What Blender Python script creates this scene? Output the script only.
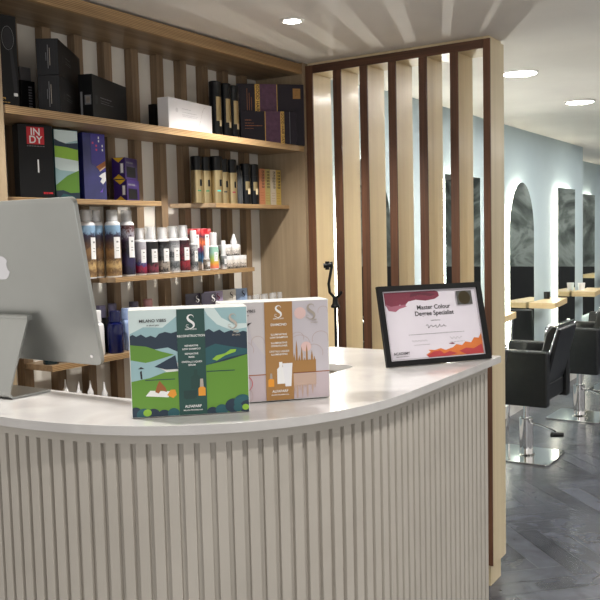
import bpy, bmesh, math, random
from mathutils import Vector, Matrix
random.seed(7)
for o in list(bpy.data.objects): bpy.data.objects.remove(o)
S = bpy.context.scene
COL = S.collection
PI = math.pi

# ------------------------------------------------------------------ camera
cam_d = bpy.data.cameras.new('camera'); cam = bpy.data.objects.new('camera', cam_d); COL.objects.link(cam)
F, YAW, PIT, ROL = 832.62, -.99389, .077811, .023907
cy, sy = math.cos(YAW), math.sin(YAW)
fw = Vector((-sy*math.cos(PIT), cy*math.cos(PIT), -math.sin(PIT)))
rt0 = Vector((cy, sy, 0)); dn0 = -rt0.cross(fw)
cr, sr = math.cos(ROL), math.sin(ROL)
rt = cr*rt0 + sr*dn0; dn = -sr*rt0 + cr*dn0
m = Matrix((rt, -dn, -fw)).transposed().to_4x4(); m.translation = Vector((0, 0, 1.55))
cam.matrix_world = m
cam_d.sensor_width = 36; cam_d.sensor_height = 36; cam_d.sensor_fit = 'HORIZONTAL'
cam_d.lens = F/600*36; cam_d.clip_start = .02; cam_d.clip_end = 100
S.camera = cam

# ------------------------------------------------------------------ world, exposure, lights
S.view_settings.view_transform = 'Standard'; S.view_settings.look = 'None'
S.view_settings.gamma = 1; S.view_settings.use_curve_mapping = False
S.view_settings.exposure = 0.25
w = bpy.data.worlds.new('world'); S.world = w; w.use_nodes = True
w.node_tree.nodes['Background'].inputs[0].default_value = (1.0, .95, .88, 1)
w.node_tree.nodes['Background'].inputs[1].default_value = .75
CEIL = 2.40
RECEP = [(2.68, 1.75), (1.25, 1.75), (2.35, .15), (.9, .3), (.6, -1.2), (2.1, -1.3), (-.6, .2)]
SALON = [(4.503, 1.477), (5.782, 1.489), (7.06, 1.50), (8.34, 1.51), (9.62, 1.52), (11.0, 1.6), (12.3, 1.6), (12.3, .2), (3.4, -.4), (4.7, -.4), (6.0, -.4), (7.3, -.4), (8.6, -.4), (11.0, -.4)]  # those nearest the end wall are added to brighten its marble
def spot(x, y, e, col, ang=125, rad=.035, z=2.335):
    l = bpy.data.lights.new('downlight_lamp', 'SPOT'); l.energy = e; l.color = col
    l.spot_size = math.radians(ang); l.spot_blend = .6; l.shadow_soft_size = rad
    o = bpy.data.objects.new('downlight_lamp', l); COL.objects.link(o); o.location = (x, y, z)
for i, (x, y) in enumerate(RECEP): spot(x, y, (60, 60, 38, 34, 40, 44, 40)[i], (1.0, .96, .90))
for x, y in SALON:
    l = bpy.data.lights.new('panel_and_fill_lamp', 'AREA'); l.shape = 'DISK'; l.size = .18; l.energy = 26 if x < 4 else 9 if y > 0 or x > 10 else 16; l.color = (1, .97, .93)
    o = bpy.data.objects.new('panel_and_fill_lamp', l); COL.objects.link(o); o.location = (x, y, CEIL-.02)

# added frontal fill from behind the camera, not a real window
l = bpy.data.lights.new('front_fill_light', 'AREA'); l.shape = 'RECTANGLE'; l.size = 3.6; l.size_y = 2.0; l.energy = 30; l.color = (.97, .98, 1.0)
o = bpy.data.objects.new('front_fill_light', l); COL.objects.link(o); o.location = (-2.6, -1.6, 1.25)
o.rotation_euler = Vector((1, .75, 0)).to_track_quat('-Z', 'Z').to_euler()

# LED strips along the backlit mirrors nearest the divider
for x, e in ((3.845, 3), (5.285, 12), (5.965, 11)):
    l = bpy.data.lights.new('mirror_strip_lamp', 'AREA'); l.shape = 'RECTANGLE'; l.size = 1.3; l.size_y = .02; l.energy = e; l.color = (1, .96, .87)
    o = bpy.data.objects.new('mirror_strip_lamp', l); COL.objects.link(o); o.location = (x, 2.272, 1.2)
    o.rotation_euler = Matrix((Vector((0, 0, 1)), Vector((.35, -.94, 0)).cross(Vector((0, 0, 1)))*1, Vector((.94, .35, 0)))).transposed().to_euler()

# ------------------------------------------------------------------ materials
def lin(c):
    return tuple((v/12.92 if v <= .04045 else ((v+.055)/1.055)**2.4) for v in [k/255 for k in c])+(1,)
MATS = {}
def mat(name, rgb=(128, 128, 128), rough=.5, metal=0, emit=0, ecol=None, coat=0, trans=0, alpha=1, spec=.5):
    if name in MATS: return MATS[name]
    mt = bpy.data.materials.new(name); mt.use_nodes = True; MATS[name] = mt
    b = mt.node_tree.nodes['Principled BSDF']
    c = lin(rgb); b.inputs['Base Color'].default_value = c
    b.inputs['Roughness'].default_value = rough; b.inputs['Metallic'].default_value = metal
    b.inputs['Specular IOR Level'].default_value = spec
    if coat: b.inputs['Coat Weight'].default_value = coat; b.inputs['Coat Roughness'].default_value = .08
    if trans: b.inputs['Transmission Weight'].default_value = trans; b.inputs['IOR'].default_value = 1.1
    if alpha < 1: b.inputs['Alpha'].default_value = alpha
    if emit:
        b.inputs['Emission Color'].default_value = lin(ecol or rgb); b.inputs['Emission Strength'].default_value = emit
    # faint procedural variation so that no surface is a flat colour
    nt = mt.node_tree
    if not emit and not trans:
        n = nt.nodes.new('ShaderNodeTexNoise'); n.inputs['Scale'].default_value = 9; n.inputs['Detail'].default_value = 4
        tc = nt.nodes.new('ShaderNodeTexCoord'); nt.links.new(tc.outputs['Object'], n.inputs['Vector'])
        r = nt.nodes.new('ShaderNodeMapRange'); r.inputs['To Min'].default_value = .93; r.inputs['To Max'].default_value = 1.07
        nt.links.new(n.outputs['Fac'], r.inputs['Value'])
        mx = nt.nodes.new('ShaderNodeVectorMath'); mx.operation = 'SCALE'; mx.inputs[0].default_value = c[:3]
        nt.links.new(r.outputs[0], mx.inputs['Scale']); nt.links.new(mx.outputs[0], b.inputs['Base Color'])
    return mt
def wood(name, c1, c2, axis='Z', scale=14, stretch=.06, rough=.5, bump=.05, ply=None, coat=0):
    """long-grain wood; axis = grain direction; ply = axis across which plywood layers run"""
    if name in MATS: return MATS[name]
    mt = bpy.data.materials.new(name); mt.use_nodes = True; MATS[name] = mt
    nt = mt.node_tree; b = nt.nodes['Principled BSDF']; b.inputs['Roughness'].default_value = rough
    if coat: b.inputs['Coat Weight'].default_value = coat; b.inputs['Coat Roughness'].default_value = .15
    tc = nt.nodes.new('ShaderNodeTexCoord'); mp = nt.nodes.new('ShaderNodeMapping')
    sc = [1, 1, 1]; sc['XYZ'.index(axis)] = stretch; mp.inputs['Scale'].default_value = sc
    nt.links.new(tc.outputs['Object'], mp.inputs['Vector'])
    n = nt.nodes.new('ShaderNodeTexNoise'); n.inputs['Scale'].default_value = scale; n.inputs['Detail'].default_value = 8
    n.inputs['Roughness'].default_value = .65; n.inputs['Distortion'].default_value = .6
    nt.links.new(mp.outputs[0], n.inputs['Vector'])
    n2 = nt.nodes.new('ShaderNodeTexNoise'); n2.inputs['Scale'].default_value = scale*9; n2.inputs['Detail'].default_value = 3
    nt.links.new(mp.outputs[0], n2.inputs['Vector'])
    ad = nt.nodes.new('ShaderNodeMath'); ad.operation = 'MULTIPLY_ADD'; ad.inputs[1].default_value = .35
    nt.links.new(n2.outputs['Fac'], ad.inputs[0]); nt.links.new(n.outputs['Fac'], ad.inputs[2])
    src = ad.outputs[0]
    if ply:
        sx = nt.nodes.new('ShaderNodeSeparateXYZ'); nt.links.new(tc.outputs['Object'], sx.inputs[0])
        mm = nt.nodes.new('ShaderNodeMath'); mm.operation = 'MULTIPLY'; mm.inputs[1].default_value = 1100
        nt.links.new(sx.outputs['XYZ'.index(ply)], mm.inputs[0])
        sn = nt.nodes.new('ShaderNodeMath'); sn.operation = 'SINE'; nt.links.new(mm.outputs[0], sn.inputs[0])
        a2 = nt.nodes.new('ShaderNodeMath'); a2.operation = 'MULTIPLY_ADD'; a2.inputs[1].default_value = .16
        nt.links.new(sn.outputs[0], a2.inputs[0]); nt.links.new(src, a2.inputs[2]); src = a2.outputs[0]
    rp = nt.nodes.new('ShaderNodeValToRGB'); e = rp.color_ramp.elements
    e[0].position = .45; e[0].color = lin(c1); e[1].position = .95; e[1].color = lin(c2)
    nt.links.new(src, rp.inputs[0]); nt.links.new(rp.outputs[0], b.inputs['Base Color'])
    bp = nt.nodes.new('ShaderNodeBump'); bp.inputs['Strength'].default_value = bump; bp.inputs['Distance'].default_value = .002
    nt.links.new(src, bp.inputs['Height']); nt.links.new(bp.outputs[0], b.inputs['Normal'])
    return mt
def noisy(name, cols, scale=5, rough=.5, detail=6, dist=0, stretch=(1, 1, 1), pos=None, coat=0, bump=0, metal=0):
    if name in MATS: return MATS[name]
    mt = bpy.data.materials.new(name); mt.use_nodes = True; MATS[name] = mt
    nt = mt.node_tree; b = nt.nodes['Principled BSDF']; b.inputs['Roughness'].default_value = rough
    b.inputs['Metallic'].default_value = metal
    if coat: b.inputs['Coat Weight'].default_value = coat; b.inputs['Coat Roughness'].default_value = .05
    tc = nt.nodes.new('ShaderNodeTexCoord'); mp = nt.nodes.new('ShaderNodeMapping'); mp.inputs['Scale'].default_value = stretch
    nt.links.new(tc.outputs['Object'], mp.inputs['Vector'])
    n = nt.nodes.new('ShaderNodeTexNoise'); n.inputs['Scale'].default_value = scale; n.inputs['Detail'].default_value = detail
    n.inputs['Distortion'].default_value = dist; nt.links.new(mp.outputs[0], n.inputs['Vector'])
    rp = nt.nodes.new('ShaderNodeValToRGB'); e = rp.color_ramp.elements
    pos = pos or [.3+.4*i/(len(cols)-1) for i in range(len(cols))]
    e[0].position = pos[0]; e[0].color = lin(cols[0]); e[1].position = pos[-1]; e[1].color = lin(cols[-1])
    for p, c in list(zip(pos, cols))[1:-1]: k = e.new(p); k.color = lin(c)
    nt.links.new(n.outputs['Fac'], rp.inputs[0]); nt.links.new(rp.outputs[0], b.inputs['Base Color'])
    if bump:
        bp = nt.nodes.new('ShaderNodeBump'); bp.inputs['Strength'].default_value = bump; bp.inputs['Distance'].default_value = .003
        nt.links.new(n.outputs['Fac'], bp.inputs['Height']); nt.links.new(bp.outputs[0], b.inputs['Normal'])
    return mt

# ------------------------------------------------------------------ mesh helpers
class MB:
    def __init__(s): s.v = []; s.f = []; s.m = []; s.cur = 0
    def add(s, vs, fs, mi=None):
        o = len(s.v); s.v += [tuple(p) for p in vs]
        for f in fs: s.f.append(tuple(i+o for i in f)); s.m.append(s.cur if mi is None else mi)
        return s
    def box(s, x0, y0, z0, x1, y1, z1, mi=None):
        vs = [(x0,y0,z0),(x1,y0,z0),(x1,y1,z0),(x0,y1,z0),(x0,y0,z1),(x1,y0,z1),(x1,y1,z1),(x0,y1,z1)]
        return s.add(vs, [(0,3,2,1),(4,5,6,7),(0,1,5,4),(1,2,6,5),(2,3,7,6),(3,0,4,7)], mi)
    def prism(s, poly, z0, z1, mi=None, top=True):
        n = len(poly); vs = [(p[0], p[1], z0) for p in poly]+[(p[0], p[1], z1) for p in poly]
        fs = [(i, (i+1) % n, n+(i+1) % n, n+i) for i in range(n)]
        if top: fs += [tuple(range(n))[::-1], tuple(range(n, 2*n))]
        return s.add(vs, fs, mi)
    def extr(s, poly, a, b, axis, mi=None):
        """prism of a 2D polygon extruded along axis: 'x' poly=(y,z), 'y' poly=(x,z)"""
        n = len(poly)
        if axis == 'x': vs = [(a, p[0], p[1]) for p in poly]+[(b, p[0], p[1]) for p in poly]
        else: vs = [(p[0], a, p[1]) for p in poly]+[(p[0], b, p[1]) for p in poly]
        fs = [(i, (i+1) % n, n+(i+1) % n, n+i) for i in range(n)]+[tuple(range(n))[::-1], tuple(range(n, 2*n))]
        return s.add(vs, fs, mi)
    def lathe(s, prof, cx=0, cy=0, cz=0, seg=28, mi=None, a0=0, a1=2*PI):
        full = abs(a1-a0-2*PI) < 1e-6; k = seg if full else seg+1; vs = []
        for r, z in prof:
            for i in range(k):
                t = a0+(a1-a0)*i/seg; vs.append((cx+r*math.cos(t), cy+r*math.sin(t), cz+z))
        fs = []
        for j in range(len(prof)-1):
            for i in range(seg):
                i2 = (i+1) % k; fs.append((j*k+i, j*k+i2, (j+1)*k+i2, (j+1)*k+i))
        if full:
            if prof[0][0] > 1e-6: fs.append(tuple(range(k))[::-1])
            if prof[-1][0] > 1e-6: fs.append(tuple((len(prof)-1)*k+i for i in range(k)))
        return s.add(vs, fs, mi)
    def tube(s, pts, r, seg=12, mi=None, cap=True):
        pts = [Vector(p) for p in pts]; n = len(pts); rs = r if isinstance(r, (list, tuple)) else [r]*n; vs = []
        up = None
        for i, p in enumerate(pts):
            d = (pts[min(i+1, n-1)]-pts[max(i-1, 0)]).normalized()
            if up is None: up = Vector((0, 0, 1)) if abs(d.z) < .9 else Vector((1, 0, 0))
            a = d.cross(up).normalized(); b = a.cross(d).normalized(); up = b
            for k in range(seg):
                t = 2*PI*k/seg; vs.append(p+rs[i]*(math.cos(t)*a+math.sin(t)*b))
        fs = [(j*seg+i, j*seg+(i+1) % seg, (j+1)*seg+(i+1) % seg, (j+1)*seg+i) for j in range(n-1) for i in range(seg)]
        if cap: fs += [tuple(range(seg))[::-1], tuple((n-1)*seg+i for i in range(seg))]
        return s.add(vs, fs, mi)
    def build(s, name, mats, parent=None, bevel=0, bseg=2, label=None):
        me = bpy.data.meshes.new(name); me.from_pydata(s.v, [], s.f)
        if not isinstance(mats, (list, tuple)): mats = [mats]
        for k in mats: me.materials.append(k)
        me.polygons.foreach_set('material_index', [min(i, len(mats)-1) for i in s.m])
        bm = bmesh.new(); bm.from_mesh(me); bmesh.ops.recalc_face_normals(bm, faces=bm.faces); bm.to_mesh(me); bm.free()
        me.polygons.foreach_set('use_smooth', [True]*len(me.polygons))
        me.set_sharp_from_angle(angle=math.radians(32)); me.update()
        o = bpy.data.objects.new(name, me); COL.objects.link(o)
        if parent: o.parent = parent
        if bevel:
            b = o.modifiers.new('bevel', 'BEVEL'); b.width = bevel; b.segments = bseg; b.limit_method = 'ANGLE'; b.angle_limit = math.radians(40)
            b.harden_normals = True
        if label: o['label'] = label
        return o
def tag(o, label, cat, group=None, kind=None):
    o['label'] = label; o['category'] = cat
    if group: o['group'] = group
    if kind: o['kind'] = kind
    return o
def thing(name, label, cat, loc=(0, 0, 0), rz=0, group=None):
    o = bpy.data.objects.new(name, None); COL.objects.link(o); o.empty_display_size = .05
    o.location = loc; o.rotation_euler = (0, 0, rz); return tag(o, label, cat, group)
def struct(name, mb, mt, **k):
    o = mb.build(name, mt, **k); o['kind'] = 'structure'; return o
def dup(root, loc, rz=None, label=None, group=None):
    r = root.copy(); COL.objects.link(r); r.location = loc
    if rz is not None: r.rotation_euler = (0, 0, rz)
    if label: r['label'] = label
    if group: r['group'] = group
    for ch in list(root.children):
        c = ch.copy(); COL.objects.link(c); c.parent = r
        for g in list(ch.children):
            d = g.copy(); COL.objects.link(d); d.parent = c
    return r
# ---- flat printing on a face: frame = (origin, u axis, v axis); layers lift by fractions of a millimetre
def text_polys(txt, size):
    cu = bpy.data.curves.new('t', 'FONT'); cu.body = txt; cu.size = size; cu.offset = size*.018; cu.align_x = 'CENTER'; cu.resolution_u = 3
    o = bpy.data.objects.new('t', cu); COL.objects.link(o)
    bpy.context.view_layer.update()
    me = bpy.data.meshes.new_from_object(o.evaluated_get(bpy.context.evaluated_depsgraph_get()))
    vs = [(v.co.x, v.co.y) for v in me.vertices]; fs = [tuple(p.vertices) for p in me.polygons]
    bpy.data.objects.remove(o); bpy.data.curves.remove(cu); bpy.data.meshes.remove(me)
    return vs, fs
class Print:
    def __init__(s, org, u, v):
        s.o = Vector(org); s.u = Vector(u).normalized(); s.v = Vector(v).normalized(); s.n = s.u.cross(s.v); s.mb = MB(); s.mats = []; s.lay = 0
    def mi(s, m_):
        if m_ not in s.mats: s.mats.append(m_)
        return s.mats.index(m_)
    def pt(s, a, b, h): return s.o+s.u*a+s.v*b+s.n*h
    def poly(s, pts, m_, lay=None):
        s.lay += 1; h = .0004+.00006*(s.lay if lay is None else lay)
        s.mb.add([s.pt(a, b, h) for a, b in pts], [tuple(range(len(pts)))], s.mi(m_)); return s
    def rect(s, a0, b0, a1, b1, m_, lay=None): return s.poly([(a0, b0), (a1, b0), (a1, b1), (a0, b1)], m_, lay)
    def disc(s, a, b, r, m_, n=24, ry=None): return s.poly([(a+r*math.cos(2*PI*i/n), b+(ry or r)*math.sin(2*PI*i/n)) for i in range(n)], m_)
    def stroke(s, pts, w_, m_, closed=False):
        s.lay += 1; h = .0004+.00006*s.lay; n = len(pts); q = []
        for i in range(n):
            a = Vector(pts[max(i-1, 0)]); b = Vector(pts[min(i+1, n-1)])
            if closed: a = Vector(pts[(i-1) % n]); b = Vector(pts[(i+1) % n])
            d = (b-a).normalized() if (b-a).length > 0 else Vector((1, 0)); nn = Vector((-d.y, d.x)); ww = w_[i] if isinstance(w_, (list, tuple)) else w_
            p = Vector(pts[i]); q.append((p+nn*ww/2, p-nn*ww/2))
        vs = []
        for a, b in q: vs += [s.pt(a.x, a.y, h), s.pt(b.x, b.y, h)]
        fs = [(2*i, 2*i+1, 2*i+3, 2*i+2) for i in range(n-1)]
        if closed: fs.append((2*n-2, 2*n-1, 1, 0))
        s.mb.add(vs, fs, s.mi(m_)); return s
    def text(s, txt, a, b, size, m_, rot=0):
        s.lay += 1; h = .0004+.00006*s.lay; vs, fs = text_polys(txt, size); c, d = math.cos(rot), math.sin(rot)
        s.mb.add([s.pt(a+x*c-y*d, b+x*d+y*c, h) for x, y in vs], fs, s.mi(m_)); return s
    def ess(s, a, b, hgt, m_):
        """the swan-like S emblem"""
        K = [(.22, .30), (.17, .43), (.02, .49), (-.15, .42), (-.20, .27), (-.12, .12), (.04, .00), (.19, -.13), (.22, -.30), (.12, -.43), (-.04, -.48), (-.18, -.42), (-.25, -.30)]
        ws = [.02, .04, .07, .12, .17, .21, .22, .20, .15, .09, .06, .04, .02]; P = []; W = []
        for i in range(len(K)-1):
            p0, p1, p2, p3 = K[max(i-1, 0)], K[i], K[i+1], K[min(i+2, len(K)-1)]
            for j in range(5):
                t = j/5; f = lambda q: .5*(2*p1[q]+(p2[q]-p0[q])*t+(2*p0[q]-5*p1[q]+4*p2[q]-p3[q])*t*t+(3*p1[q]-p0[q]-3*p2[q]+p3[q])*t**3)
                P.append((a+hgt*f(0), b+hgt*f(1))); W.append(hgt*(ws[i]+(ws[i+1]-ws[i])*t)*.85)
        s.stroke(P, W, m_)
        s.stroke([(a-hgt*(.22+.10*math.cos(q)), b-hgt*.30+hgt*.10*math.sin(q)) for q in [k*PI/8 for k in range(-6, 7)]], hgt*.025, m_)
        return s
    def dashes(s, a0, a1, b, m_, hh=.0012, seed=1):
        r = random.Random(seed); x = a0
        while x < a1:
            w_ = min(r.uniform(.003, .011), a1-x); s.rect(x, b, x+w_, b+hh, m_, lay=s.lay); x += w_+.0018
        return s
    def build(s, name, parent, label=None):
        me = bpy.data.meshes.new(name); me.from_pydata(s.mb.v, [], s.mb.f)
        for k in s.mats: me.materials.append(k)
        me.polygons.foreach_set('material_index', s.mb.m); me.update()
        o = bpy.data.objects.new(name, me); COL.objects.link(o); o.parent = parent
        if label: o['label'] = label
        return o
def superpt(cx, cy, a, b, p, t):
    c, s_ = math.cos(t), math.sin(t); return (cx+a*math.copysign(abs(c)**(2/p), c), cy+b*math.copysign(abs(s_)**(2/p), s_))
def rrect(x0, y0, x1, y1, r, n=6):
    P = []
    for cx, cy_, a in ((x1-r, y1-r, 0), (x0+r, y1-r, PI/2), (x0+r, y0+r, PI), (x1-r, y0+r, 1.5*PI)):
        for i in range(n+1): t = a+PI/2*i/n; P.append((cx+r*math.cos(t), cy_+r*math.sin(t)))
    return P

# ------------------------------------------------------------------ palette
OAK = wood('oak_board', (108, 88, 66), (176, 150, 118), 'X', 10, .05, .42, .08)
OAKV = wood('oak_upright', (92, 73, 55), (152, 128, 100), 'Z', 12, .05, .55, .1)
OAKPLY = wood('oak_ply_edge', (124, 95, 62), (204, 170, 124), 'X', 10, .05, .5, .1, ply='Z')
PANEL = wood('side_panel_wood', (134, 116, 92), (176, 156, 128), 'Z', 8, .05, .55, .05)
WALN = wood('walnut_edge', (56, 36, 26), (122, 82, 58), 'Z', 16, .03, .5, .12)
WALNH = wood('walnut_edge_rail', (56, 36, 26), (122, 82, 58), 'Y', 16, .03, .5, .12)
BIRCH = wood('birch_ply_face', (202, 184, 148), (230, 214, 180), 'Z', 5, .04, .45, .04, coat=.1)
TABLEW = wood('salon_table_wood', (196, 168, 118), (232, 210, 166), 'Y', 6, .05, .4, .04)
WALLP = noisy('wall_paint_greige', [(216, 211, 201), (224, 219, 210)], 3, .85, bump=.02)
WALLB = noisy('wall_paint_pale_blue', [(172, 189, 195), (180, 196, 201)], 2, .8)
CEILM = noisy('ceiling_plaster', [(226, 221, 214), (236, 231, 224)], 2.2, .7, 8, bump=.12)
WHITEP = mat('white_gloss_paint', (232, 230, 224), .35)
RIBM = noisy('ribbed_panel_paint', [(183, 177, 168), (191, 185, 176)], 6, .5)
QUARTZ = noisy('white_quartz_top', [(192, 190, 190), (203, 201, 200), (184, 181, 180)], 3.5, .22, 8, 1.5, pos=[.3, .5, .72], coat=.2)
ALU = mat('brushed_aluminium', (166, 168, 166), .36, .85)
ALUB = mat('polished_logo', (214, 214, 220), .12, 1)
CHROME = mat('chrome', (225, 225, 225), .08, 1)
BLKM = mat('black_plastic', (9, 10, 12), .4, spec=.3)
BLKL = noisy('black_leather', [(11, 14, 16), (20, 23, 25)], 30, .38, bump=.1, coat=.08)
LED = mat('mirror_led', (255, 250, 235), emit=13, ecol=(255, 247, 226))
LAMP = mat('panel_diffuser', (255, 255, 255), emit=14, ecol=(255, 252, 246))
MIRR = mat('mirror_glass', (226, 232, 230), .015, 1)
CARDB = mat('black_card', (11, 12, 15), .5, spec=.3); CARDK = mat('black_card_grain', (36, 37, 41), .5, spec=.3)
WHT = mat('white_card', (226, 226, 230), .4); WLAB = mat('white_label', (232, 232, 232), .5)
GOLD = mat('gold_foil', (196, 158, 84), .32, .75); GOLDC = mat('champagne_gold_can', (176, 158, 120), .3, .9)
INK = mat('dark_ink', (44, 42, 46), .6); GREYI = mat('grey_ink', (128, 128, 132), .6); SILV = mat('silver_foil', (170, 160, 150), .3, .6)
RED = mat('red_print', (196, 30, 44), .5); CLEAR = mat('clear_plastic_cap', (236, 238, 240), .1, alpha=.32)

# ------------------------------------------------------------------ room shell
# floor: herringbone of thin grey planks on a dark bed
def floor_mat():
    mt = bpy.data.materials.new('grey_herringbone_vinyl'); mt.use_nodes = True; nt = mt.node_tree; b = nt.nodes['Principled BSDF']
    g = nt.nodes.new('ShaderNodeNewGeometry'); tc = nt.nodes.new('ShaderNodeTexCoord')
    n = nt.nodes.new('ShaderNodeTexNoise'); n.inputs['Scale'].default_value = 7; n.inputs['Detail'].default_value = 8; n.inputs['Distortion'].default_value = 1.2
    nt.links.new(tc.outputs['Object'], n.inputs['Vector'])
    a = nt.nodes.new('ShaderNodeMath'); a.operation = 'MULTIPLY_ADD'; a.inputs[1].default_value = .5
    nt.links.new(g.outputs['Random Per Island'], a.inputs[0]); nt.links.new(n.outputs['Fac'], a.inputs[2])
    rp = nt.nodes.new('ShaderNodeValToRGB'); e = rp.color_ramp.elements
    e[0].position = .35; e[0].color = lin((42, 44, 51)); e[1].position = 1.15; e[1].color = lin((82, 85, 95))
    nt.links.new(a.outputs[0], rp.inputs[0]); nt.links.new(rp.outputs[0], b.inputs['Base Color'])
    b.inputs['Roughness'].default_value = .25; b.inputs['Specular IOR Level'].default_value = .6
    return mt
fb = MB(); Wp, Lp = .115, .575; gp = .0012; c45, s45 = math.cos(PI/4), math.sin(PI/4)
for i in range(-70, 90):
    for j in range(-12, 14):
        ox, oy = i*Wp+j*Lp, i*Wp-j*Lp
        for (x0, y0, x1, y1) in ((ox, oy, ox+Lp, oy+Wp), (ox, oy+Wp, ox+Wp, oy+Wp+Lp)):
            cxm, cym = (x0+x1)/2, (y0+y1)/2; X = 5.4+cxm*c45-cym*s45; Yc = .4+cxm*s45+cym*c45
            if not (3.0 < X < 13 and -2.2 < Yc < 2.75): continue
            x0 += gp; y0 += gp; x1 -= gp; y1 -= gp
            fb.add([(5.4+x*c45-y*s45, .4+x*s45+y*c45, .0) for x, y in ((x0, y0), (x1, y0), (x1, y1), (x0, y1))], [(0, 1, 2, 3)], 0)
fb.box(-3, -3.2, -.05, 14, 3.2, -.0015, 1)
struct('floor', fb, [floor_mat(), mat('floor_bed', (70, 72, 75), .6)])
struct('ceiling', MB().extr([(-3, 2.357), (3.56, 2.357), (4.6, CEIL), (14, CEIL), (14, CEIL+.1), (-3, CEIL+.1)], -3.2, 3.2, 'y'), CEILM)
struct('wall_back', MB().box(1.2, 2.41, 0, 3.50, 2.50, CEIL), WALLP)
struct('wall_salon', MB().box(3.50, 2.30, 0, 9.05, 2.50, CEIL).box(8.95, 2.5, 0, 9.05, 2.87, CEIL), WALLB)
struct('wall_alcove', MB().box(9.05, 2.77, 0, 13.0, 2.87, CEIL), WALLB)
struct('baseboard_salon', MB().box(3.50, 2.285, 0, 9.05, 2.30, .10).box(9.05, 2.755, 0, 13, 2.77, .10), WHITEP)
ew = MB().box(13.0, -3.2, .97, 13.1, 2.87, CEIL, 0).box(12.96, -3.2, 0, 13.1, 2.87, .97, 1)
MARB = noisy('grey_marble', [(48, 53, 51), (98, 106, 102), (150, 158, 154), (66, 72, 69)], 1.1, .3, 9, 2.4, pos=[.3, .45, .55, .7])
struct('wall_end', ew, [MARB, mat('black_panelling', (12, 14, 18), .5)])
struct('wall_street_side', MB().box(3.6, -3.1, 0, 13, -3.0, .45), WALLB)  # unseen wall, kept low so ambient light reaches the salon ceiling

# ------------------------------------------------------------------ shelving unit
su = thing('shelving_unit', 'tall oak wall unit with vertical slats and open shelves behind the counter', 'shelving', (1.64, 2.37, 0))
def P_(mb, name, mt, **k):
    mb.v = [(x-1.64, y-2.37, z) for x, y, z in mb.v]; return mb.build(name, mt, su, **k)
P_(MB().box(1.673, 2.158, 2.303, 3.352, 2.409, 2.347, 0).box(1.673, 2.14, 2.303, 3.352, 2.158, 2.347, 1), 'top_board', [OAK, OAKPLY])
P_(MB().box(1.632, 2.14, 0, 1.666, 2.409, 2.356, 0), 'side_panel', PANEL, bevel=.001)
P_(MB().box(3.353, 2.1385, 0, 3.42, 2.409, 2.356, 0), 'side_panel', PANEL, bevel=.001)
for i in range(-2, 9):
    x = 2.024+.146*i
    P_(MB().box(x, 2.371, 0, x+.040, 2.409, 2.302), 'slat', OAKV, bevel=.001)
P_(MB().prism([(1.673, 2.14), (3.352, 2.14), (3.352, 2.37), (1.673, 2.37)], 1.942, 1.967), 'shelf', [OAK], bevel=.001)
def shelfp(poly, z, t):
    mb = MB().prism(poly, z-t, z, 0); mb2 = MB()
    o = P_(mb, 'shelf', [OAK], bevel=.001); return o
shelfp([(1.673, 2.231), (2.451, 2.231), (2.451, 2.37), (1.673, 2.37)], 1.694, .018)
shelfp([(2.792, 2.231), (3.352, 2.231), (3.352, 2.37), (2.655, 2.37)], 1.694, .018)
shelfp([(2.19, 2.231), (3.055, 2.231), (3.055, 2.37), (2.17, 2.37), (2.17, 2.25)], 1.410, .018)
shelfp([(1.881, 2.231), (3.352, 2.231), (3.352, 2.37), (1.881, 2.37)], 1.128, .020)
shelfp([(1.673, 2.16), (3.352, 2.16), (3.352, 2.37), (1.673, 2.37)], .845, .020)
# plywood edging on the shelf fronts
for (x0, x1, y, z0, z1) in ((1.673, 3.352, 2.14, 1.942, 1.967), (1.673, 2.451, 2.231, 1.676, 1.694), (2.792, 3.352, 2.231, 1.676, 1.694), (2.19, 3.055, 2.231, 1.392, 1.410), (1.881, 3.352, 2.231, 1.108, 1.128)):
    P_(MB().box(x0, y-.0015, z0, x1, y-.0002, z1), 'edge_strip', OAKPLY)

# ------------------------------------------------------------------ slatted divider
dv = thing('slatted_divider', 'floor to ceiling divider of deep birch slats with dark walnut edges', 'room divider', (3.46, 1.69, 0))
def D_(mb, name, mt, **k):
    mb.v = [(x-3.46, y-1.69, z) for x, y, z in mb.v]; return mb.build(name, mt, dv, **k)
def dslat(y0, y1, z0, z1):
    return MB().box(3.384, y0, z0, 3.545, y1, z1, 0).box(3.377, y0, z0, 3.3838, y1, z1, 1)
for (y0, y1) in ((1.375, 1.411), (1.518, 1.556), (1.666, 1.704), (1.809, 1.848), (1.946, 1.988)):
    D_(dslat(y0, y1, .13, 2.304), 'slat', [BIRCH, WALN])
D_(dslat(1.234, 1.264, .10, 2.342), 'end_post', [BIRCH, WALN])
D_(dslat(2.099, 2.138, .10, 2.342), 'end_post', [BIRCH, WALN])
D_(MB().box(3.384, 1.265, 2.305, 3.545, 2.098, 2.342, 0).box(3.377, 1.265, 2.305, 3.3838, 2.098, 2.342, 1), 'top_rail', [BIRCH, WALNH])
D_(MB().box(3.384, 1.265, .10, 3.545, 2.098, .129, 0).box(3.377, 1.265, .10, 3.3838, 2.098, .129, 1), 'bottom_rail', [BIRCH, WALNH])
D_(MB().box(3.400, 1.252, 0, 3.528, 2.12, .0995), 'plinth', BIRCH)
D_(MB().box(3.395, 1.245, 2.3425, 3.540, 2.135, 2.3565), 'ceiling_filler', BIRCH)

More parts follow.
